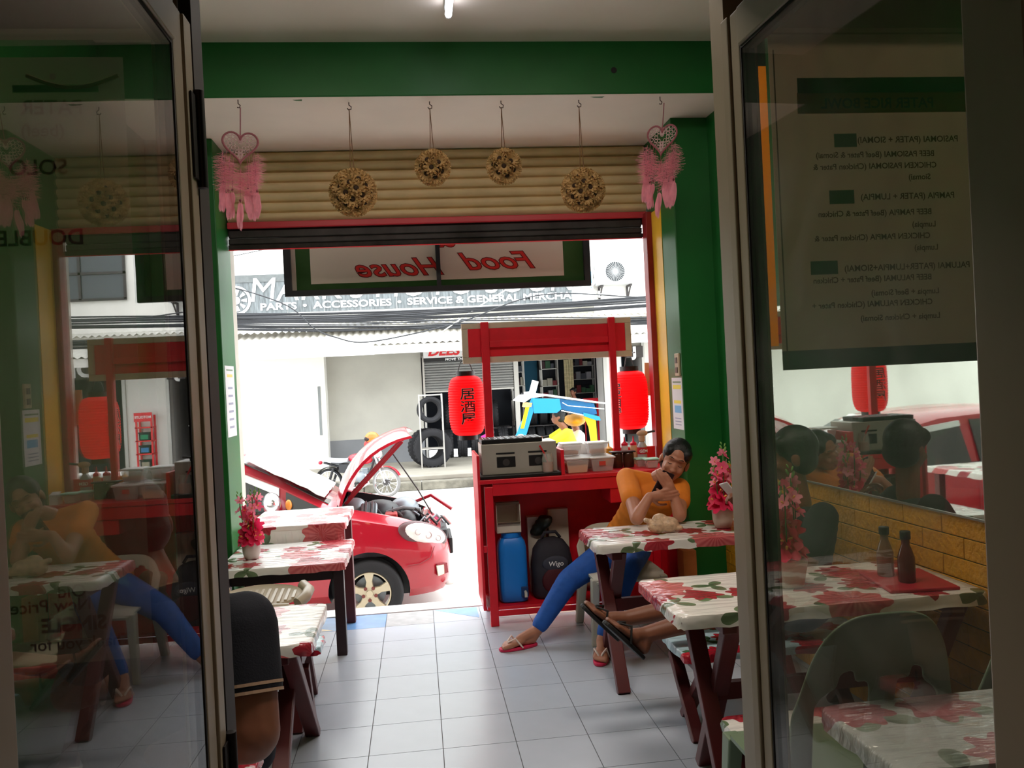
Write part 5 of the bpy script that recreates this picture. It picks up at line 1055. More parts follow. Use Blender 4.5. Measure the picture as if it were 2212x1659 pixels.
t = thing('light_switch', 'tan double switch plate on the right green column', 'switch', (1.605, 4.98, 1.46)); MB().bx(1.592, 1.6045, 4.94, 5.02, 1.46, 1.60).build('plate', mat('plate_tan', (190, 170, 140), .5), t, bevel=.004)
for z in (1.48, 1.54): MB().bx(1.588, 1.592, 4.96, 5.0, z, z+.035).build('rocker', mat('rocker_brown', (90, 70, 56), .5), t)
t = thing('outlet_plate', 'small wooden switch plate on the left green column', 'switch', (-1.23, 5.195, 2.05)); MB().bx(-1.26, -1.20, 5.185, 5.1995, 2.055, 2.125).build('plate', mat('plate_wood', (190, 140, 90), .5), t, bevel=.003); MB().bx(-1.243, -1.217, 5.181, 5.185, 2.07, 2.11).build('rocker', mat('rocker_brown', (90, 70, 56), .5), t)
tag(MB().bx(1.52, 1.60, 4.80, 4.918, 0, .42).build('wood_plank', mat('orange_wood', (176, 104, 52), .5, var=.2, vscale=12)), 'short orange brown board standing at the foot of the right green column', 'board')
# ------------------------------------------------------------------ hanging flower balls
DP = mat('dry_petal', (206, 168, 112), .7, transl=.25, var=.25, vscale=30); DC = mat('dry_center', (52, 34, 20), .8)
def daisy():
    b = MB(); r = .03
    for lay, (np_, rr_, up) in enumerate(((11, 1.25, .5), (9, .9, 1.0))):
        for k in range(np_):
            a = 2*PI*(k+.5*lay)/np_; R_ = Matrix.Rotation(a, 4, 'Z'); L_ = r*rr_
            b.add([R_ @ Vector(p) for p in ((.006, .003, 0), (.006, -.003, 0), (L_*.6, -.0066, L_*up*.5), (L_*.6, .0066, L_*up*.5), (L_*.92, -.0052, L_*up), (L_*1.08, 0, L_*up*.9), (L_*.92, .0052, L_*up))], [(0, 1, 2, 3), (3, 2, 4, 5, 6)])
    b.ell((0, 0, .007), (.0115, .0115, .006), None, 10, 6, 1)
    return b.mesh('flower', [DP, DC])
DAISY = daisy(); HOOKM = mat('hook_brown', (70, 48, 40), .5); CORD = mat('jute_cord', (120, 84, 54), .8)
def flower_ball(x, y, zc, R_, label, n):
    t = thing('flower_ball', label, 'hanging ornament', (x, y, zc-R_))
    MB(tr(x, y, zc)).ell((0, 0, 0), R_*.72, None, 20, 14).build('core', mat('ball_core', (70, 50, 32), .9), t, smooth=180)
    for k in range(n):
        zz = 1-2*(k+.5)/n; ph = k*2.39996; d = Vector((math.sqrt(1-zz*zz)*math.cos(ph), math.sqrt(1-zz*zz)*math.sin(ph), zz))
        o = link('flower', DAISY, t); o.matrix_local = WM[t].inverted() @ frame(Vector((x, y, zc))+d*R_*.70, (random.random(), random.random(), .1), d) @ Matrix.Scale(R_/.14*1.3 if n > 40 else R_/.105*1.25, 4)
    for s in (-1, 1): MB().tube([(x+s*.012, y, zc+R_*.7), (x+s*.006, y, (zc+3.0)/2), (x, y, 2.995)], .0022, 5).build('cord', CORD, t)
    MB().tube([(x, y, 3.03), (x, y, 3.015), (x+.012, y, 3.006), (x+.01, y, 2.992), (x-.004, y, 2.99), (x-.01, y, 2.999)], .0028, 6).build('hook', HOOKM, t, smooth=60)
flower_ball(-.29, 4.58, 2.542, .135, 'large dried flower ball on a long cord next to the left dream catcher', 48)
flower_ball(.145, 4.58, 2.668, .096, 'small dried flower ball on a short cord beside the large left ball', 26)
flower_ball(.538, 4.58, 2.667, .096, 'small dried flower ball on a short cord beside the large right ball', 26)
flower_ball(.975, 4.58, 2.525, .13, 'large dried flower ball on a long cord next to the right dream catcher', 46)
# ------------------------------------------------------------------ heart dream catchers
DPK = mat('feather_pink', (242, 160, 176), .8, transl=.3, var=.2, vscale=20); DHP = mat('hoop_mauve', (160, 92, 100), .7); DWB = mat('web_pale', (214, 180, 180), .8)
def feather_mesh(L_, w, fluffy):
    b = MB(); b.tube([(0, 0, 0), (0, 0, -L_)], [.0012, .0004], 4); rr = random.Random(int(L_*1000)+fluffy); n = 22 if not fluffy else 46
    for i in range(n):
        f = (i+.5)/n; z = -L_*(.08+.9*f); ww = w*math.sin(PI*min(1, .12+.88*f))**.6
        for s in (-1, 1):
            if fluffy: a, b2 = rr.uniform(-1.2, 1.2), rr.uniform(-.2, 1.0); tip = (s*ww*math.cos(a)*rr.uniform(.7, 1.4), ww*math.sin(a)*1.3, z-.02*b2)
            else: tip = (s*ww, .004*math.sin(f*9), z-L_*.06)
            h = L_/n*(1.25 if not fluffy else .5)
            b.add([(0, 0, z+h/2), (0, 0, z-h/2), (tip[0], tip[1], tip[2]-h*.5), (tip[0], tip[1], tip[2]+h*.3)], [(0, 1, 2, 3)])
    return b.mesh('feather' if not fluffy else 'plume', DPK)
FEA = feather_mesh(.14, .017, 0); PLU = feather_mesh(.12, .04, 1)
def heart(k, n=48, s=1):
    a = 2*PI*k/n; return (s*.0056*16*math.sin(a)**3, s*.0056*(13*math.cos(a)-5*math.cos(2*a)-2*math.cos(3*a)-math.cos(4*a)))
def catcher(x, y, zc, rz, tilt, label):
    t = thing('dream_catcher', label, 'hanging ornament', (x, y, zc-.45), rz); M0 = tr(x, y, zc) @ Matrix.Rotation(rz, 4, 'Z') @ Matrix.Rotation(tilt, 4, 'Y')
    b = MB(M0); b.tube([(p[0], 0, p[1]) for p in [heart(k) for k in range(48)]], .0055, 8, closed=True); b.build('hoop', DHP, t, smooth=60)
    rr = random.Random(3); b = MB(M0)
    for ring in (.82, .62, .42):
        nn = int(24*ring)+4
        for k in range(nn):
            px_, pz = heart(k*48/nn, 48, ring); rad = .0095; b.tube([(px_+rad*math.cos(2*PI*q/8), 0, pz+rad*math.sin(2*PI*q/8)+.004) for q in range(8)], .0017, 4, closed=True)
    for k in range(0, 48, 2): p, q = heart(k), heart(k+1, 48, .86); b.tube([(p[0], 0, p[1]), (q[0], 0, q[1]+.004)], .0013, 4)
    o = b.build('lace_web', DWB, t); o['kind'] = 'stuff'
    MB(M0).tube([(0, 0, .028), (0, 0, .03+(3.0-zc)*.5), (0, 0, 2.99-zc)], .003, 6).build('cord', DHP, t)
    MB().tube([(x, y, 3.03), (x, y, 3.01), (x+.01, y, 3.0), (x+.006, y, 2.988), (x-.006, y, 2.99)], .0028, 6).build('hook', HOOKM, t)
    Li = WM[t].inverted() @ M0
    spots = [(-.08, -.015), (-.066, -.045), (-.045, -.07), (0, -.10), (.045, -.07), (.066, -.045), (.084, -.015), (-.07, -.10), (.07, -.10), (.0, -.12)]
    for i, (px_, pz) in enumerate(spots):
        for j in range(2):
            o = link('plume', PLU, t); o.matrix_local = Li @ tr(px_+rr.uniform(-.012, .012), rr.uniform(-.02, .01), pz-.035*j-.02) @ rot('Z', rr.uniform(0, 360)) @ rot('X', rr.uniform(-18, 18)) @ Matrix.Scale(rr.uniform(.85, 1.15), 4)
    for i, (px_, z1) in enumerate(((-.085, -.2), (-.06, -.24), (-.04, -.235), (.0, -.29), (.04, -.22), (.055, -.24), (.075, -.2), (.085, -.235))):
        MB(M0).tube([(px_*.8, 0, -.02), (px_, .004, z1)], .0014, 5).build('string', DHP, t); MB(M0).ell((px_, .004, z1), (.006, .006, .007), None, 8, 6).build('bead', mat('bead_maroon', (110, 40, 46), .5), t)
        for j in range(2): o = link('feather', FEA, t); o.matrix_local = Li @ tr(px_+.006*(j*2-1), .004, z1) @ rot('Y', rr.uniform(-8, 8)+(j*2-1)*5) @ rot('Z', rr.uniform(-40, 40)) @ Matrix.Scale(rr.uniform(.95, 1.2), 4)
    return t
catcher(-.86, 4.52, 2.79, .15, .05, 'heart shaped pink dream catcher with feathers hanging by the left green column')
catcher(1.43, 4.54, 2.80, -.75, .12, 'heart shaped pink dream catcher turned sideways by the right green column')
# ------------------------------------------------------------------ people
V = Vector
def hsk(n, c): return mat(n, c, .5, var=.08, vscale=20)
SKIN_A = hsk('skin_warm', (176, 118, 92)); SKIN_B = hsk('skin_brown', (128, 80, 58)); HAIR = mat('black_hair', (9, 8, 9), .5, bump=.3, bscale=90)
def torso(b, P_, C_, lp, lc, wp, wc, dp, dc, grow=0.0, n=8):
    P_, C_, lp, lc = V(P_), V(C_), V(lp).normalized(), V(lc).normalized()
    for i in range(n+1):
        f = i/n; c = P_.lerp(C_, f); l = lp.lerp(lc, f).normalized(); ax = (C_-P_).normalized()
        waist = 1-.16*math.sin(PI*min(1, f*1.15))
        w = (wp+(wc-wp)*f)*waist+grow; d = (dp+(dc-dp)*f)*(1-.08*math.sin(PI*f))+grow
        F = frame((0, 0, 0), l, ax); b.ell(c, (w, d, .075+grow*.6), F, 16, 10)
def head_geo(b, c, fwd, up, s=1.0):
    F = frame((0, 0, 0), fwd, up); F.translation = V((0, 0, 0)); c = V(c)     # local x = forward, z = up
    def e(p, r, R=None): b.ell(c+F @ (V(p)*s), tuple(v*s for v in r), F @ (R if R else Matrix()), 14, 10)
    e((-.012, 0, .028), (.095, .075, .088)); e((.022, 0, -.03), (.068, .062, .072)); e((.045, 0, -.082), (.032, .036, .026))
    e((.082, 0, -.018), (.016, .0145, .028), rot('Y', -16)); e((.094, 0, -.034), (.014, .017, .0115)); e((.066, .034, -.03), (.02, .02, .02)); e((.066, -.034, -.03), (.02, .02, .02)); e((.074, 0, .028), (.014, .052, .011))
    e((.080, 0, -.064), (.011, .022, .0065)); e((.077, 0, -.074), (.0115, .019, .007)); e((-.008, .076, -.012), (.02, .01, .03)); e((-.008, -.076, -.012), (.02, .01, .03))
    return c, F
def face_bits(root, c, F, s, lash=True, lip=(150, 70, 70)):
    def w(p): return c+F @ (V(p)*s)
    for sy in (-1, 1):
        MB().tube([w((.081, sy*.017, -.001)), w((.0815, sy*.028, -.005)), w((.076, sy*.040, -.002))], .0013*s, 6).build('eyelid', mat('lash_dark', (40, 26, 24), .6), root)
        MB().tube([w((.088, sy*.013, .03)), w((.085, sy*.03, .035)), w((.072, sy*.048, .029))], [.001*s, .0022*s, .001*s], 6).build('eyebrow', HAIR, root)
    b = MB(); b.ell(w((.088, 0, -.069)), (.004*s, .019*s, .0065*s), F, 12, 8); b.build('lips', mat('lips_%d' % lip[0], lip, .45), root, smooth=180)
def hair_geo(root, c, F, s, bun=True, low=-.02, back=True):
    b = MB()
    def e(p, r): b.ell(c+F @ (V(p)*s), tuple(v*s for v in r), F, 18, 12)
    e((-.022, 0, .036), (.098, .0815, .0925)); e((-.035, 0, low), (.072, .081, .07)); e((.02, .045, .055), (.05, .035, .04)); e((.02, -.045, .055), (.05, .035, .04))
    if bun: e((-.115, 0, -.01), (.04, .035, .05)); e((-.105, 0, -.07), (.022, .025, .05)); 
    b.build('hair', HAIR, root, remesh=.006, relax=2)
def hand(b, wrist, d, n, s=1, size=1.0, curl=(.35, .5, .4), spread=.0):
    """palm with four fingers and a thumb; d along the hand, n out of the palm, s = side of the thumb"""
    w, d, n = V(wrist), V(d).normalized(), V(n); n = (n-n.dot(d)*d).normalized(); l = d.cross(n)*s; z = size
    for i, o in enumerate((-.028, -.010, .009, .027)):
        kn = w+d*.082*z+l*o*z+d*(.006 if i in (1, 2) else 0)*z
        b.cap(w+l*o*.5*z+d*.012*z, kn, .0125*z, .0098*z, 8)
    b.ell(w+d*.045*z-n*.002, (.02*z, .030*z, .042*z), frame((0, 0, 0), n, d), 10, 8)
    for i, (o, L_) in enumerate(((.027, .90), (.009, 1.0), (-.010, .95), (-.028, .76))):
        p = w+d*.082*z+l*o*z+d*(.006 if i in (1, 2) else 0)*z; a = 0; dd = d+l*(o*spread)
        for k, (ln, cu) in enumerate(zip((.040, .026, .021), curl)):
            a += cu*(1+.12*i); dr = (dd*math.cos(a)+n*math.sin(a)).normalized(); q = p+dr*ln*L_*z; b.cap(p, q, (.0090-.0008*k)*z, (.0083-.0008*k)*z, 8); p = q
    p = w+d*.02*z+l*.022*z; q = p+(d*.55+l*.75+n*.25).normalized()*.042*z; b.cap(p, q, .0125*z, .0098*z, 8); r_ = q+(d*.85+l*.25+n*.45).normalized()*.032*z; b.cap(q, r_, .0098*z, .0085*z, 8); b.cap(r_, r_+(d*.9+l*.02+n*.45).normalized()*.022*z, .0085*z, .0072*z, 8)
def foot(b, ankle, heel, toe, s=1, toes=True):
    a, h, t = V(ankle), V(heel), V(toe); d = (t-h).normalized(); up = (a-h)-((a-h).dot(d))*d; up = up.normalized(); l = d.cross(up)*s
    b.cap(h+up*.022+d*.018, a, .026, .031); b.cap(a, h+d*.09+up*.036, .031, .025); b.cap(h+up*.022+d*.02, t-d*.05+up*.016, .025, .018)
    for o, ln, r in ((.026, .0, .0125), (.009, .004, .0095), (-.006, -.003, .009), (-.019, -.010, .0085), (-.030, -.019, .008)):
        b.cap(h+d*.085+up*.026+l*o*.6, t-d*(.03)+up*.012+l*o, .017, r+.003, 8)
        b.cap(t-d*.03+up*.012+l*o, t+d*(ln-.004)+up*.009+l*o, r+.0015, r, 8)
def sandal(root, heel, toe, up, sole_m, strap_m, w=.042, s=1):
    h, t, up = V(heel), V(toe), V(up).normalized(); d = (t-h); L_ = d.length+.03; d.normalize(); up = (up-up.dot(d)*d).normalized(); l = d.cross(up)
    F = Matrix(((d.x, l.x, up.x, h.x-d.x*.012), (d.y, l.y, up.y, h.y-d.y*.012), (d.z, l.z, up.z, h.z-d.z*.012), (0, 0, 0, 1)))
    pts = []
    for k in range(28):
        a = 2*PI*k/28; x = L_/2-L_/2*math.cos(a); ww = w*(.78+.3*(x/L_)) if True else w; pts.append((x, ww*math.copysign(abs(math.sin(a))**.75, math.sin(a))))
    MB().prism(pts, .016, F @ tr(0, 0, -.0165)).build('sandal_sole', sole_m, root, bevel=.004)
    for sy in (-1, 1): MB().tube([F @ V((L_*.80, 0, .0)), F @ V((L_*.76, sy*.010, .03)), F @ V((L_*.62, sy*w*.75, .05)), F @ V((L_*.45, sy*w*.98, -.004))], .0052, 8).build('sandal_strap', strap_m, root, smooth=60)
# ---- woman in an orange shirt looking at her phone
wo = thing('person', 'woman in an orange shirt and blue jeans slouching at the table with a dark phone', 'person', (1.14, 4.8, 0))
ORG = mat('orange_cotton', (226, 128, 34), .8, var=.1, vscale=9, bump=.3, bscale=14); JEAN = mat('blue_denim', (28, 84, 168), .75, var=.18, vscale=14, bump=.35, bscale=30)
LS = V((1.43, 4.53, .835)); RS = V((1.15, 4.6, .90)); PEL = V((1.15, 4.84, .47)); CH = V((1.30, 4.6, .80)); HD = V((1.40, 4.49, .995))
RE, RW_ = V((1.105, 4.245, .735)), V((1.185, 4.275, .838)); LE, LW = V((1.335, 4.245, .735)), V((1.318, 4.275, .842))
RH, LH = V((1.09, 4.80, .46)), V((1.24, 4.80, .46)); RK, LK = V((.80, 4.66, .335)), V((1.10, 4.44, .44)); RA, LA = V((.595, 4.60, .085)), V((.905, 4.32, .085))
fwd = V((-.36, -.85, -.34)); upv = V((.32, -.25, .92))
b = MB(); torso(b, PEL, CH, (1, .1, -.1), LS-RS, .135, .13, .1, .085)
b.limb([RS, RE, RW_], [.045, .037, .024]); b.limb([LS, LE, LW], [.045, .037, .024]); b.cap(CH+V((.02, -.02, .09)), HD-V((0.01, -.03, .06)), .048, .046)
hc, hF = head_geo(b, HD, fwd, upv, 1.0)
hand(b, RW_, (.80, -.22, .06), (.1, 1, .1), -1, .92, (.12, .2, .2)); hand(b, LW, (-.45, -.16, .75), (-.1, 1, .15), 1, .92, (.12, .25, .25))
b.limb([RH, RK, RA], [.075, .055, .033]); b.limb([LH, LK, LA], [.075, .055, .033])
foot(b, RA, (.585, 4.605, .018), (.395, 4.555, .018), -1); foot(b, LA, (.915, 4.375, .018), (.862, 4.195, .018), -1)
b.build('body', SKIN_A, wo, remesh=.005, relax=2)
b = MB(); torso(b, PEL+V((0, 0, .0)), CH, (1, .1, -.1), LS-RS, .135, .135, .105, .092, .016); b.cap(RS+V((-.0, 0, 0)), RS.lerp(RE, .52), .062, .060); b.cap(LS, LS.lerp(LE, .5), .062, .060); b.cap(RS, CH+V((0, 0, .06)), .058, .06); b.cap(LS, CH+V((0, 0, .06)), .058, .06)
b.build('shirt', ORG, wo, remesh=.008, relax=3)
b = MB(); b.ell(PEL+V((.01, 0, -.02)), (.15, .115, .085)); b.limb([RH, RH.lerp(RK, .5), RK, RK.lerp(RA, .5), RA.lerp(RK, .12)], [.09, .08, .066, .056, .047], 14); b.limb([LH, LH.lerp(LK, .5), LK, LK.lerp(LA, .5), LA.lerp(LK, .12)], [.09, .08, .066, .056, .047], 14)
for f in (.82, .9, .97): p = RH.lerp(RK, f); dd = (RK-RH).normalized(); b.lathe([(.055, -.012), (.074-.004*(f > .9), 0), (.055, .012)], 16, frame(p, None, dd+V((0, .15, .1))))
for f in (.1, .22): p = RK.lerp(RA, f); b.lathe([(.045, -.012), (.066, 0), (.045, .012)], 16, frame(p, None, (RA-RK)+V((.05, 0, .03))))
b.build('jeans', JEAN, wo, remesh=.008, relax=3)
face_bits(wo, hc, hF, 1.0); hair_geo(wo, hc, hF, 1.0)
PKS = mat('sandal_pink', (214, 40, 84), .55); WST = mat('strap_cream', (226, 206, 196), .5)
sandal(wo, (.585, 4.605, .0175), (.395, 4.555, .0175), (0, 0, 1), PKS, WST); sandal(wo, (.915, 4.375, .0175), (.862, 4.195, .0175), (0, 0, 1), PKS, WST)
ph = thing('phone', 'dark phone held up in both hands by the woman in orange', 'phone', (1.262, 4.285, .93))
Mp = frame((1.262, 4.285, .895), (.88, 0, -.46), (-.05, 1, .25)); MB(Mp).bx(-.037, .037, -.075, .075, -.0045, .0045).build('case', mat('phone_maroon', (36, 20, 24), .35), ph, bevel=.006); MB(Mp).bx(-.033, .033, -.071, .071, .0046, .005).build('screen', mat('screen_dark', (30, 34, 40), .1), ph); MB(Mp).lathe([(1e-3, -.0048), (.008, -.0048), (.008, -.0056), (1e-3, -.0056)], 12, tr(.02, .06, 0)).build('camera_lens', BLK, ph)
# ---- person stretched out on the bench behind the glass door
p2 = thing('person', 'person in dark clothes stretched out along the bench with black sandals on', 'person', (1.57, 3.38, .36))
BLKC = mat('dark_cloth', (30, 30, 34), .85, var=.1)
PEL, CH = V((1.57, 3.38, .47)), V((1.63, 3.42, .80)); RS, LS = V((1.58, 3.57, .86)), V((1.63, 3.26, .86)); HD = V((1.60, 3.46, 1.10))
b = MB(); torso(b, PEL, CH, (0, 1, 0), (0, 1, 0), .14, .15, .1, .1); b.limb([RS, V((1.57, 3.74, .75)), V((1.555, 3.92, .80))], [.05, .042, .028]); b.limb([LS, V((1.52, 3.22, .66)), V((1.38, 3.30, .62))], [.05, .042, .028])
b.cap(CH+V((-.01, .02, .09)), HD-V((0, 0, .06)), .05, .05); hc, hF = head_geo(b, HD, (-.9, .3, -.35), (-.15, 0, 1)); hand(b, V((1.555, 3.92, .80)), (-.55, -.15, .72), (-.3, -.6, -.5), 1, .95, (.5, .6, .5)); hand(b, V((1.38, 3.30, .62)), (-.9, .1, -.2), (0, 0, -1), -1, .95)
K1, A1 = V((1.32, 3.33, .50)), V((.885, 3.33, .42)); K2, A2 = V((1.32, 3.47, .51)), V((.845, 3.47, .45)); b.limb([PEL+V((-.03, -.06, 0)), K1, A1], [.08, .056, .034]); b.limb([PEL+V((-.03, .08, 0)), K2, A2], [.08, .056, .034])
H1, T1 = V((.865, 3.325, .338)), V((.72, 3.30, .49)); H2, T2 = V((.80, 3.475, .372)), V((.66, 3.45, .522)); foot(b, A1, H1, T1, 1); foot(b, A2, H2, T2, 1)
b.build('body', SKIN_B, p2, remesh=.006, relax=2)
b = MB(); torso(b, PEL, CH, (0, 1, 0), (0, 1, 0), .14, .155, .105, .105, .016); b.cap(RS, RS.lerp(V((1.57, 3.74, .75)), .6), .066, .062); b.cap(LS, LS.lerp(V((1.52, 3.22, .66)), .6), .066, .062); b.build('shirt', BLKC, p2, remesh=.01, relax=3)
b = MB(); b.ell(PEL-V((0.02, 0, .01)), (.12, .16, .09)); b.limb([PEL+V((-.03, -.06, 0)), PEL.lerp(K1, .8)], [.095, .08]); b.limb([PEL+V((-.03, .08, 0)), PEL.lerp(K2, .8)], [.095, .08]); b.build('shorts', mat('dark_shorts', (36, 34, 42), .85), p2, remesh=.01, relax=3)
face_bits(p2, hc, hF, 1.0, lip=(110, 60, 56)); hair_geo(p2, hc, hF, 1.03, False)
SBK = mat('sandal_black', (24, 22, 22), .6)
for h, t_, a in ((H1, T1, A1), (H2, T2, A2)): sandal(p2, h, t_, a-h, SBK, SBK)
pw = thing('phone', 'white phone held by the hand behind the door frame', 'phone', (1.475, 3.96, .86))
Mp = frame((1.50, 3.915, .88), (.55, -.1, -.8), (.75, .3, .55)); MB(Mp).bx(-.07, .07, -.036, .036, -.004, .004).build('case', mat('phone_white', (206, 200, 200), .35), pw, bevel=.004); MB(Mp).bx(-.066, .066, -.033, .033, .0041, .0046).build('screen', mat('screen_dark', (30, 34, 40), .1), pw)
# ---- man in a navy polo, seen from behind at the left door
p3 = thing('person', 'broad man in a navy polo with striped cuffs seated with his back turned', 'person', (-.76, 2.44, .40))
NAVY = mat('navy_pique', (10, 13, 26), .85, bump=.15, bscale=200); STR = mat('cuff_cream', (170, 140, 116), .8)
PEL, CH = V((-.78, 2.44, .52)), V((-.66, 2.36, .78)); RS, LS = V((-.495, 2.33, .865)), V((-.88, 2.42, .90)); RE, RWr = V((-.475, 2.24, .60)), V((-.72, 2.3, .56)); HD = V((-.82, 2.52, 1.12))
b = MB(); torso(b, PEL, CH, (1, -.1, 0), RS-LS, .17, .18, .14, .13); b.limb([RS, RE, RWr], [.075, .076, .05]); b.limb([LS, V((-1.02, 2.5, .66)), V((-.9, 2.72, .62))], [.07, .055, .036]); b.cap(CH+V((-.04, .03, .1)), HD-V((0.0, .02, .06)), .062, .06)
hc, hF = head_geo(b, HD, (-.2, .9, -.35), (-.15, .15, .95), 1.08); hand(b, RWr, (-.95, .25, .05), (0, .6, -.6), -1); hand(b, V((-.9, 2.72, .62)), (.3, .9, -.1), (0, 0, -1), 1)
for sx, y_ in ((.0, 0), (-.2, .05)): b.limb([PEL+V((.09+sx, .05, 0)), V((-.62+sx, 2.85, .46)), V((-.6+sx, 2.9, .1))], [.09, .065, .042]); foot(b, V((-.6+sx, 2.9, .09)), V((-.6+sx, 2.87, .012)), V((-.59+sx, 3.09, .012)), 1)
b.build('body', SKIN_B, p3, remesh=.008, relax=3)
b = MB(); torso(b, PEL-V((0, 0, .02)), CH, (1, -.1, 0), RS-LS, .175, .19, .15, .145, .016); b.ell(RS, .086); b.lathe([(.07, -.02), (.087, 0), (.09, (RE-RS).length*.66), (.06, (RE-RS).length*.66)], 24, frame(RS, None, RE-RS)); b.cap(LS, LS.lerp(V((-1.02, 2.5, .66)), .55), .085, .08, 16); b.cap(RS, CH+V((-.02, 0, .08)), .082, .09); b.cap(LS, CH+V((-.02, 0, .08)), .08, .09); b.cap(CH+V((-.03, .02, .06)), CH+V((-.06, .05, .13)), .085, .07)
b.build('polo_shirt', NAVY, p3, remesh=.009, relax=4)
for f in (.575, .645): p = RS.lerp(RE, f); MB().lathe([(.083, -.004), (.0905, -.004), (.0905, .004), (.083, .004)], 30, frame(p, None, RE-RS), close=True).build('cuff_stripe', STR, p3)
MB().lathe([(.072, -.02), (.088, -.02), (.08, .03), (.07, .03)], 30, frame(CH+V((-.055, .05, .15)), None, (-.25, .25, 1)), close=True).build('collar', NAVY, p3); MB().lathe([(.079, .028), (.082, .028), (.081, .032), (.079, .032)], 30, frame(CH+V((-.055, .05, .15)), None, (-.25, .25, 1)), close=True).build('collar_stripe', STR, p3)
b = MB(); b.ell(PEL-V((0, 0, .03)), (.19, .16, .11)); 
for sx in (.0, -.2): b.limb([PEL+V((.09+sx, .05, 0)), V((-.62+sx, 2.84, .47)), V((-.61+sx, 2.89, .28))], [.11, .085, .08])
b.build('trousers', mat('dark_navy_trousers', (18, 20, 32), .85), p3, remesh=.01, relax=3); hair_geo(p3, hc, hF, 1.1, False); face_bits(p3, hc, hF, 1.08, lip=(110, 60, 56))
# ---- people across the street
def far_person(label, PEL, CH, HD, lat, fwd, arms, legs, skin, shirt, pants, pantf=1.0, name='person'):
    t = thing(name, label, 'person', (PEL[0], PEL[1], min(l[2][2] for l in legs)-.05)); PEL, CH, HD, lat = V(PEL), V(CH), V(HD), V(lat).normalized()
    b = MB(); torso(b, PEL, CH, lat, lat, .15, .17, .11, .11); b.cap(CH+V((0, 0, .1)), HD-V((0, 0, .07)), .055, .052); hc, hF = head_geo(b, HD, fwd, (0, 0, 1))
    sl = MB(); torso(sl, PEL, CH, lat, lat, .155, .175, .12, .12, .016)
    for s, (e, w_) in zip((-1, 1), arms):
        S = CH+lat*.19*s+V((0, 0, .05)); b.limb([S, V(e), V(w_)], [.052, .042, .03]); hand(b, w_, V(w_)-V(e), (0, 0, -1), s); sl.cap(S, S.lerp(V(e), .9), .066, .056)
    pt = MB(); pt.ell(PEL, (.17, .14, .11))
    for s, (k, a) in zip((-1, 1), [(l[0], l[1]) for l in legs]): H_ = PEL+lat*.09*s; b.limb([H_, V(k), V(a)], [.085, .058, .036]); foot(b, a, V(a)-V((0, 0, .07)), V(a)-V((0, 0, .07))+V(fwd).normalized()*.2); pt.limb([H_, V(k), V(k).lerp(V(a), pantf*.95)], [.1, .075, .055])
    b.build('body', skin, t, remesh=.014, relax=2); sl.build('shirt', shirt, t, remesh=.016, relax=2); pt.build('trousers', pants, t, remesh=.016, relax=2); hair_geo(t, hc, hF, 1.03, False); face_bits(t, hc, hF, 1.0, lip=(110, 60, 56))
    return t
DJ = mat('dark_trousers', (40, 42, 52), .85)
dr = far_person('tricycle driver in a bright yellow shirt leaning to the handlebar', (2.36, 12.62, .26), (2.22, 12.62, .60), (2.12, 12.62, .88), (0, 1, 0), (-1, 0, -.1), [((1.98, 12.42, .52), (1.86, 12.38, .56)), ((1.98, 12.82, .52), (1.86, 12.86, .56))], [((2.0, 12.5, .1), (2.1, 12.48, -.35), (0, 0, -.42)), ((2.0, 12.74, .1), (2.1, 12.76, -.35), (0, 0, -.42))], SKIN_B, mat('neon_yellow', (226, 232, 30), .7), DJ)
far_person('tricycle passenger in a white shirt behind the driver', (2.5, 13.05, .20), (2.48, 13.05, .54), (2.44, 13.05, .82), (0, 1, 0), (-1, 0, 0), [((2.36, 12.85, .42), (2.3, 12.9, .3)), ((2.36, 13.25, .42), (2.3, 13.2, .3))], [((2.2, 12.98, .22), (2.18, 12.98, -.15), (0, 0, -.2)), ((2.2, 13.14, .22), (2.18, 13.14, -.15), (0, 0, -.2))], SKIN_B, mat('white_cotton', (222, 214, 216), .8), DJ)
far_person('man in a blue shirt standing inside the dark tyre shop', (4.27, 22.4, .42), (4.27, 22.4, .76), (4.22, 22.38, 1.06), (1, .2, 0), (-.6, -.8, -.1), [((4.06, 22.3, .55), (4.02, 22.2, .3)), ((4.48, 22.45, .55), (4.46, 22.35, .3))], [((4.18, 22.38, 0), (4.18, 22.42, SZ+.085), (0, 0, SZ+.05)), ((4.36, 22.4, 0), (4.36, 22.44, SZ+.085), (0, 0, SZ+.05))], SKIN_B, mat('royal_blue_shirt', (24, 60, 150), .8), DJ)
# ------------------------------------------------------------------ glass partition with its two swung doors
FRA = mat('bronze_aluminium', (158, 142, 120), .42, metal=.1, var=.12, vscale=6, stretch=(1, 1, .15)); GSK = mat('gasket', (30, 22, 20), .7); HNG = mat('hinge_dark', (36, 30, 28), .45, metal=.5)
PANE = pane_mat('door_glass', (.72, .70, .66), .05); PANE2 = pane_mat('door_glass_dusty', (.90, .89, .86), .14); PANE3 = pane_mat('partition_glass', (.86, .88, .86), .03)
YP = 1.44
struct(MB().bx(XL, XR, YP, YP+.1, 2.27, 3.33).build('wall_partition_head', DARKW))
def fixed(name, x0, x1, mull):
    w = struct(MB().bx(x0+.01, x1-.01, YP+.02, YP+.026, .06, 2.12).build(name, PANE3))
    for a, c, e, g in ((x0, x1, 0, .06), (x0, x1, 2.1, 2.154), (x0, x0+.012, .06, 2.1), (x1-.012, x1, .06, 2.1)) + tuple((m-.02, m+.02, .06, 2.1) for m in mull): MB().bx(a, c, YP, YP+.045, e, g).build('frame_bar', FRA, w)
    MB().bx(x0, x1, YP+.01, YP+.016, 2.16, 2.27).build('transom_pane', PANE3, w)
    return w
wr_ = fixed('window_2', .597, 1.95, (1.3,)); wl_ = fixed('window_3', XL, -.365, (-1.0,))
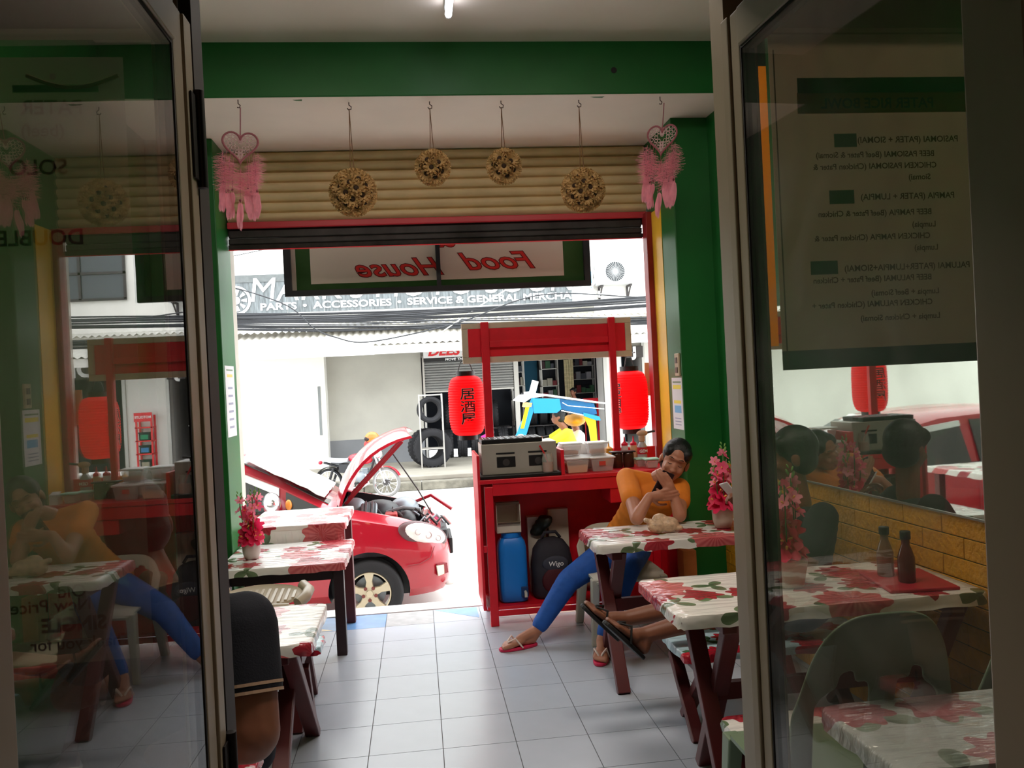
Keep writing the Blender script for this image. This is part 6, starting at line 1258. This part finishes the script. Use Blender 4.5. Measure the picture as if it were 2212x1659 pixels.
def door(name, q, deg, Wd_, sgn, pane, s_far, s_near):
    """leaf hinged at its far end q and swung towards the camera; local x runs from hinge to free edge, local y to the aisle"""
    th = math.radians(deg); d = V((-math.sin(th), -math.cos(th), 0)); n = V((math.cos(th), -math.sin(th), 0))*sgn      # n points into the aisle
    F = Matrix(((d.x, n.x, 0, q[0]), (d.y, n.y, 0, q[1]), (0, 0, 1, 0), (0, 0, 0, 1))); T_ = .038
    b = MB(F); b.bx(s_far, Wd_-s_near, -.013, -.007, .1, 2.03); o = struct(b.build(name, pane))
    def part(nm, a, m=FRA, bevel=.003): MB(F).bx(*a).build(nm, m, o, bevel=bevel)
    part('stile', (.0, s_far*.42, -T_, 0, .01, 2.1)); part('stile', (s_far*.46, s_far*.95, -T_, -.004, .01, 2.1)); part('stile_groove', (s_far*.42, s_far*.46, -T_, -.01, .01, 2.1), GSK, 0)
    part('stile', (Wd_-s_near+.004, Wd_, -T_, 0, .01, 2.1)); part('top_rail', (s_far*.95, Wd_-s_near+.004, -T_, -.001, 2.035, 2.1)); part('bottom_rail', (s_far*.95, Wd_-s_near+.004, -T_, -.001, .01, .1))
    part('gasket', (s_far*.95, s_far, -.03, -.0055, .1, 2.035), GSK, 0); part('gasket', (Wd_-s_near, Wd_-s_near+.004, -.03, -.0055, .1, 2.035), GSK, 0); part('gasket', (s_far, Wd_-s_near, -.03, -.0055, 2.03, 2.035), GSK, 0)
    for z0, z1 in (((1.83, 1.99), (.78, .93)) if sgn > 0 else ()): MB(F).cyl((-.004, .006, z0), (-.004, .006, z1), .009, n=12).build('hinge', HNG, o, smooth=40); part('hinge_leaf', (.0, .03, .0005, .004, z0+.01, z1-.01), HNG, .001)
    return o
door('door_1', (-.34, 1.42), .7, .76, 1, PANE, .095, .09)
door('door_2', (.562, 1.42), -3.0, .68, -1, PANE2, .066, .09)
for nm, x in (('trim_12', -.352), ('trim_13', .585)): struct(MB().bx(x-.01, x+.01, YP-.005, YP+.06, 0, 2.27).build(nm, JAMB if x < 0 else FRA))
# posters stuck to the outer face of the fixed panes, seen from their backs
YB = YP+.0275
PP = mat('poster_paper', (206, 192, 176), .85, transl=.45); PT = mat('poster_print', (96, 70, 50), .85); PG = mat('poster_green', (40, 110, 60), .85, transl=.2); PY = mat('poster_yellow', (255, 196, 10), .85, transl=.7); PR = mat('poster_red', (150, 50, 40), .85)
def xz(px_, py):       # where the photo's marks sit on the pane plane
    cy, sy = math.cos(YAW), math.sin(YAW); u_, v_ = (px_-1106)/1800, -(py-829.5)/1800; c, s = math.cos(ROLL), math.sin(ROLL)
    r_, up = c*u_-s*v_, s*u_+c*v_; x, y = sy+cy*r_, cy-sy*r_; k = YB/y
    return x*k, CAM_H+(up+PITCH)*k
t = thing('menu_poster', 'menu poster with a yellow heading stuck to the right glass panel, print showing through reversed', 'poster', (.85, YB, 1.47))
x0, z0 = xz(1692, 800); x1, z1 = xz(2120, 130); x1 += .12
MB().bx(x0, x1, YB, YB+.001, z0, z1+.12).build('sheet', PP, t)
MB().bx(x0-.046, x0-.006, YB, YB+.001, z0+.045, z1+.13).build('yellow_strip', PY, t); MB().bx(x0-.046, x0-.006, YB-.0004, YB-.0001, z1-.01, z1+.13).build('green_strip', PG, t)
YT = YB-.0004
def blk(nm, a, c, m): X0, Z0 = xz(*a); X1, Z1 = xz(*c); MB().bx(min(X0, X1), max(X0, X1), YT, YT+.0003, min(Z0, Z1), max(Z0, Z1)).build(nm, m, t)
blk('heading_band', (1720, 170), (2110, 200), PG); blk('title_band', (1720, 202), (2110, 242), mat('poster_ochre', (170, 110, 50), .85)); blk('price_tag', (1800, 290), (1850, 318), PG); blk('price_tag', (1790, 412), (1845, 440), PG); blk('price_tag', (1750, 565), (1810, 592), PG)
MB().bx(x0+.008, x0+.0105, YT, YT+.0003, z0+.005, z1+.02).build('rule_line', PT, t); MB().bx(x0, x1, YT, YT+.0003, z0, z0+.035).build('bottom_band', mat('poster_dark', (60, 58, 56), .8, var=.4, vscale=30), t)
def rev(s, size, px_, py, bold=.0003, m=0): X, Z = xz(px_, py); return (s, size, Matrix(((-1, 0, 0, X), (0, 0, 1, YT-.0004), (0, 1, 0, Z), (0, 0, 0, 1))), dict(bold=bold, center=True, mi=m))
lettering('print', [rev('PATER RICE BOWL', .0265, 1895, 234, .0006), rev('PASIOMAI (PATER + SIOMAI)', .016, 1960, 308), rev('BEEF PASIOMAI (Beef Pater & Siomai)', .015, 1890, 340), rev('CHICKEN PASIOMAI (Chicken Pater &', .015, 1890, 365), rev('Siomai)', .015, 1985, 388), rev('PAMPIA (PATER + LUMPIA)', .016, 1960, 430), rev('BEEF PAMPIA (Beef Pater & Chicken', .015, 1890, 466), rev('Lumpia)', .015, 1995, 490), rev('CHICKEN PAMPIA (Chicken Pater &', .015, 1885, 518), rev('Lumpia)', .015, 2000, 540), rev('PALUMAI (PATER+LUMPIA+SIOMAI)', .016, 1960, 582), rev('BEEF PALUMAI (Beef Pater + Chicken', .015, 1885, 608), rev('Lumpia + Beef Siomai)', .015, 1955, 636), rev('CHICKEN PALUMAI (Chicken Pater +', .015, 1885, 662), rev('Lumpia + Chicken Siomai)', .015, 1945, 690)], PT, t)
t = thing('price_decal', 'clear price decal with dark reversed print on the left glass panel', 'poster', (-.6, YB, 1.0))
X0, Z0 = xz(-40, 1450); X1, Z1 = xz(268, 150); MB().bx(X0-.08, X1, YB, YB+.0006, Z0, Z1+.02).build('film', clear('decal_film', (.93, .9, .84), .25, .5), t)
b = MB(); b.tube([V((*xz(60+i*22, 165+26*math.sin(PI*i/9)), 0)).xzy if False else V((xz(60+i*22, 165+26*math.sin(PI*i/9))[0], YT-.001, xz(60+i*22, 165+26*math.sin(PI*i/9))[1])) for i in range(10)], .0035, 6); b.build('arc_line', PT, t)
MB().bx(xz(30, 200)[0], xz(215, 200)[0], YT-.001, YT-.0006, xz(30, 202)[1], xz(30, 186)[1]).build('green_line', PG, t)
lettering('print', [rev('PATER', .034, 115, 248, .0006), rev('(beef)', .03, 95, 296), rev('SOLO', .036, 85, 378, .0008), rev('DOUBLE', .036, 90, 530, .0008), rev('Old', .03, 155, 1290), rev('New Price', .03, 110, 1322), rev('SINGLE', .032, 160, 1362, .0012), rev('Thank you for', .028, 175, 1400)], PT, t)
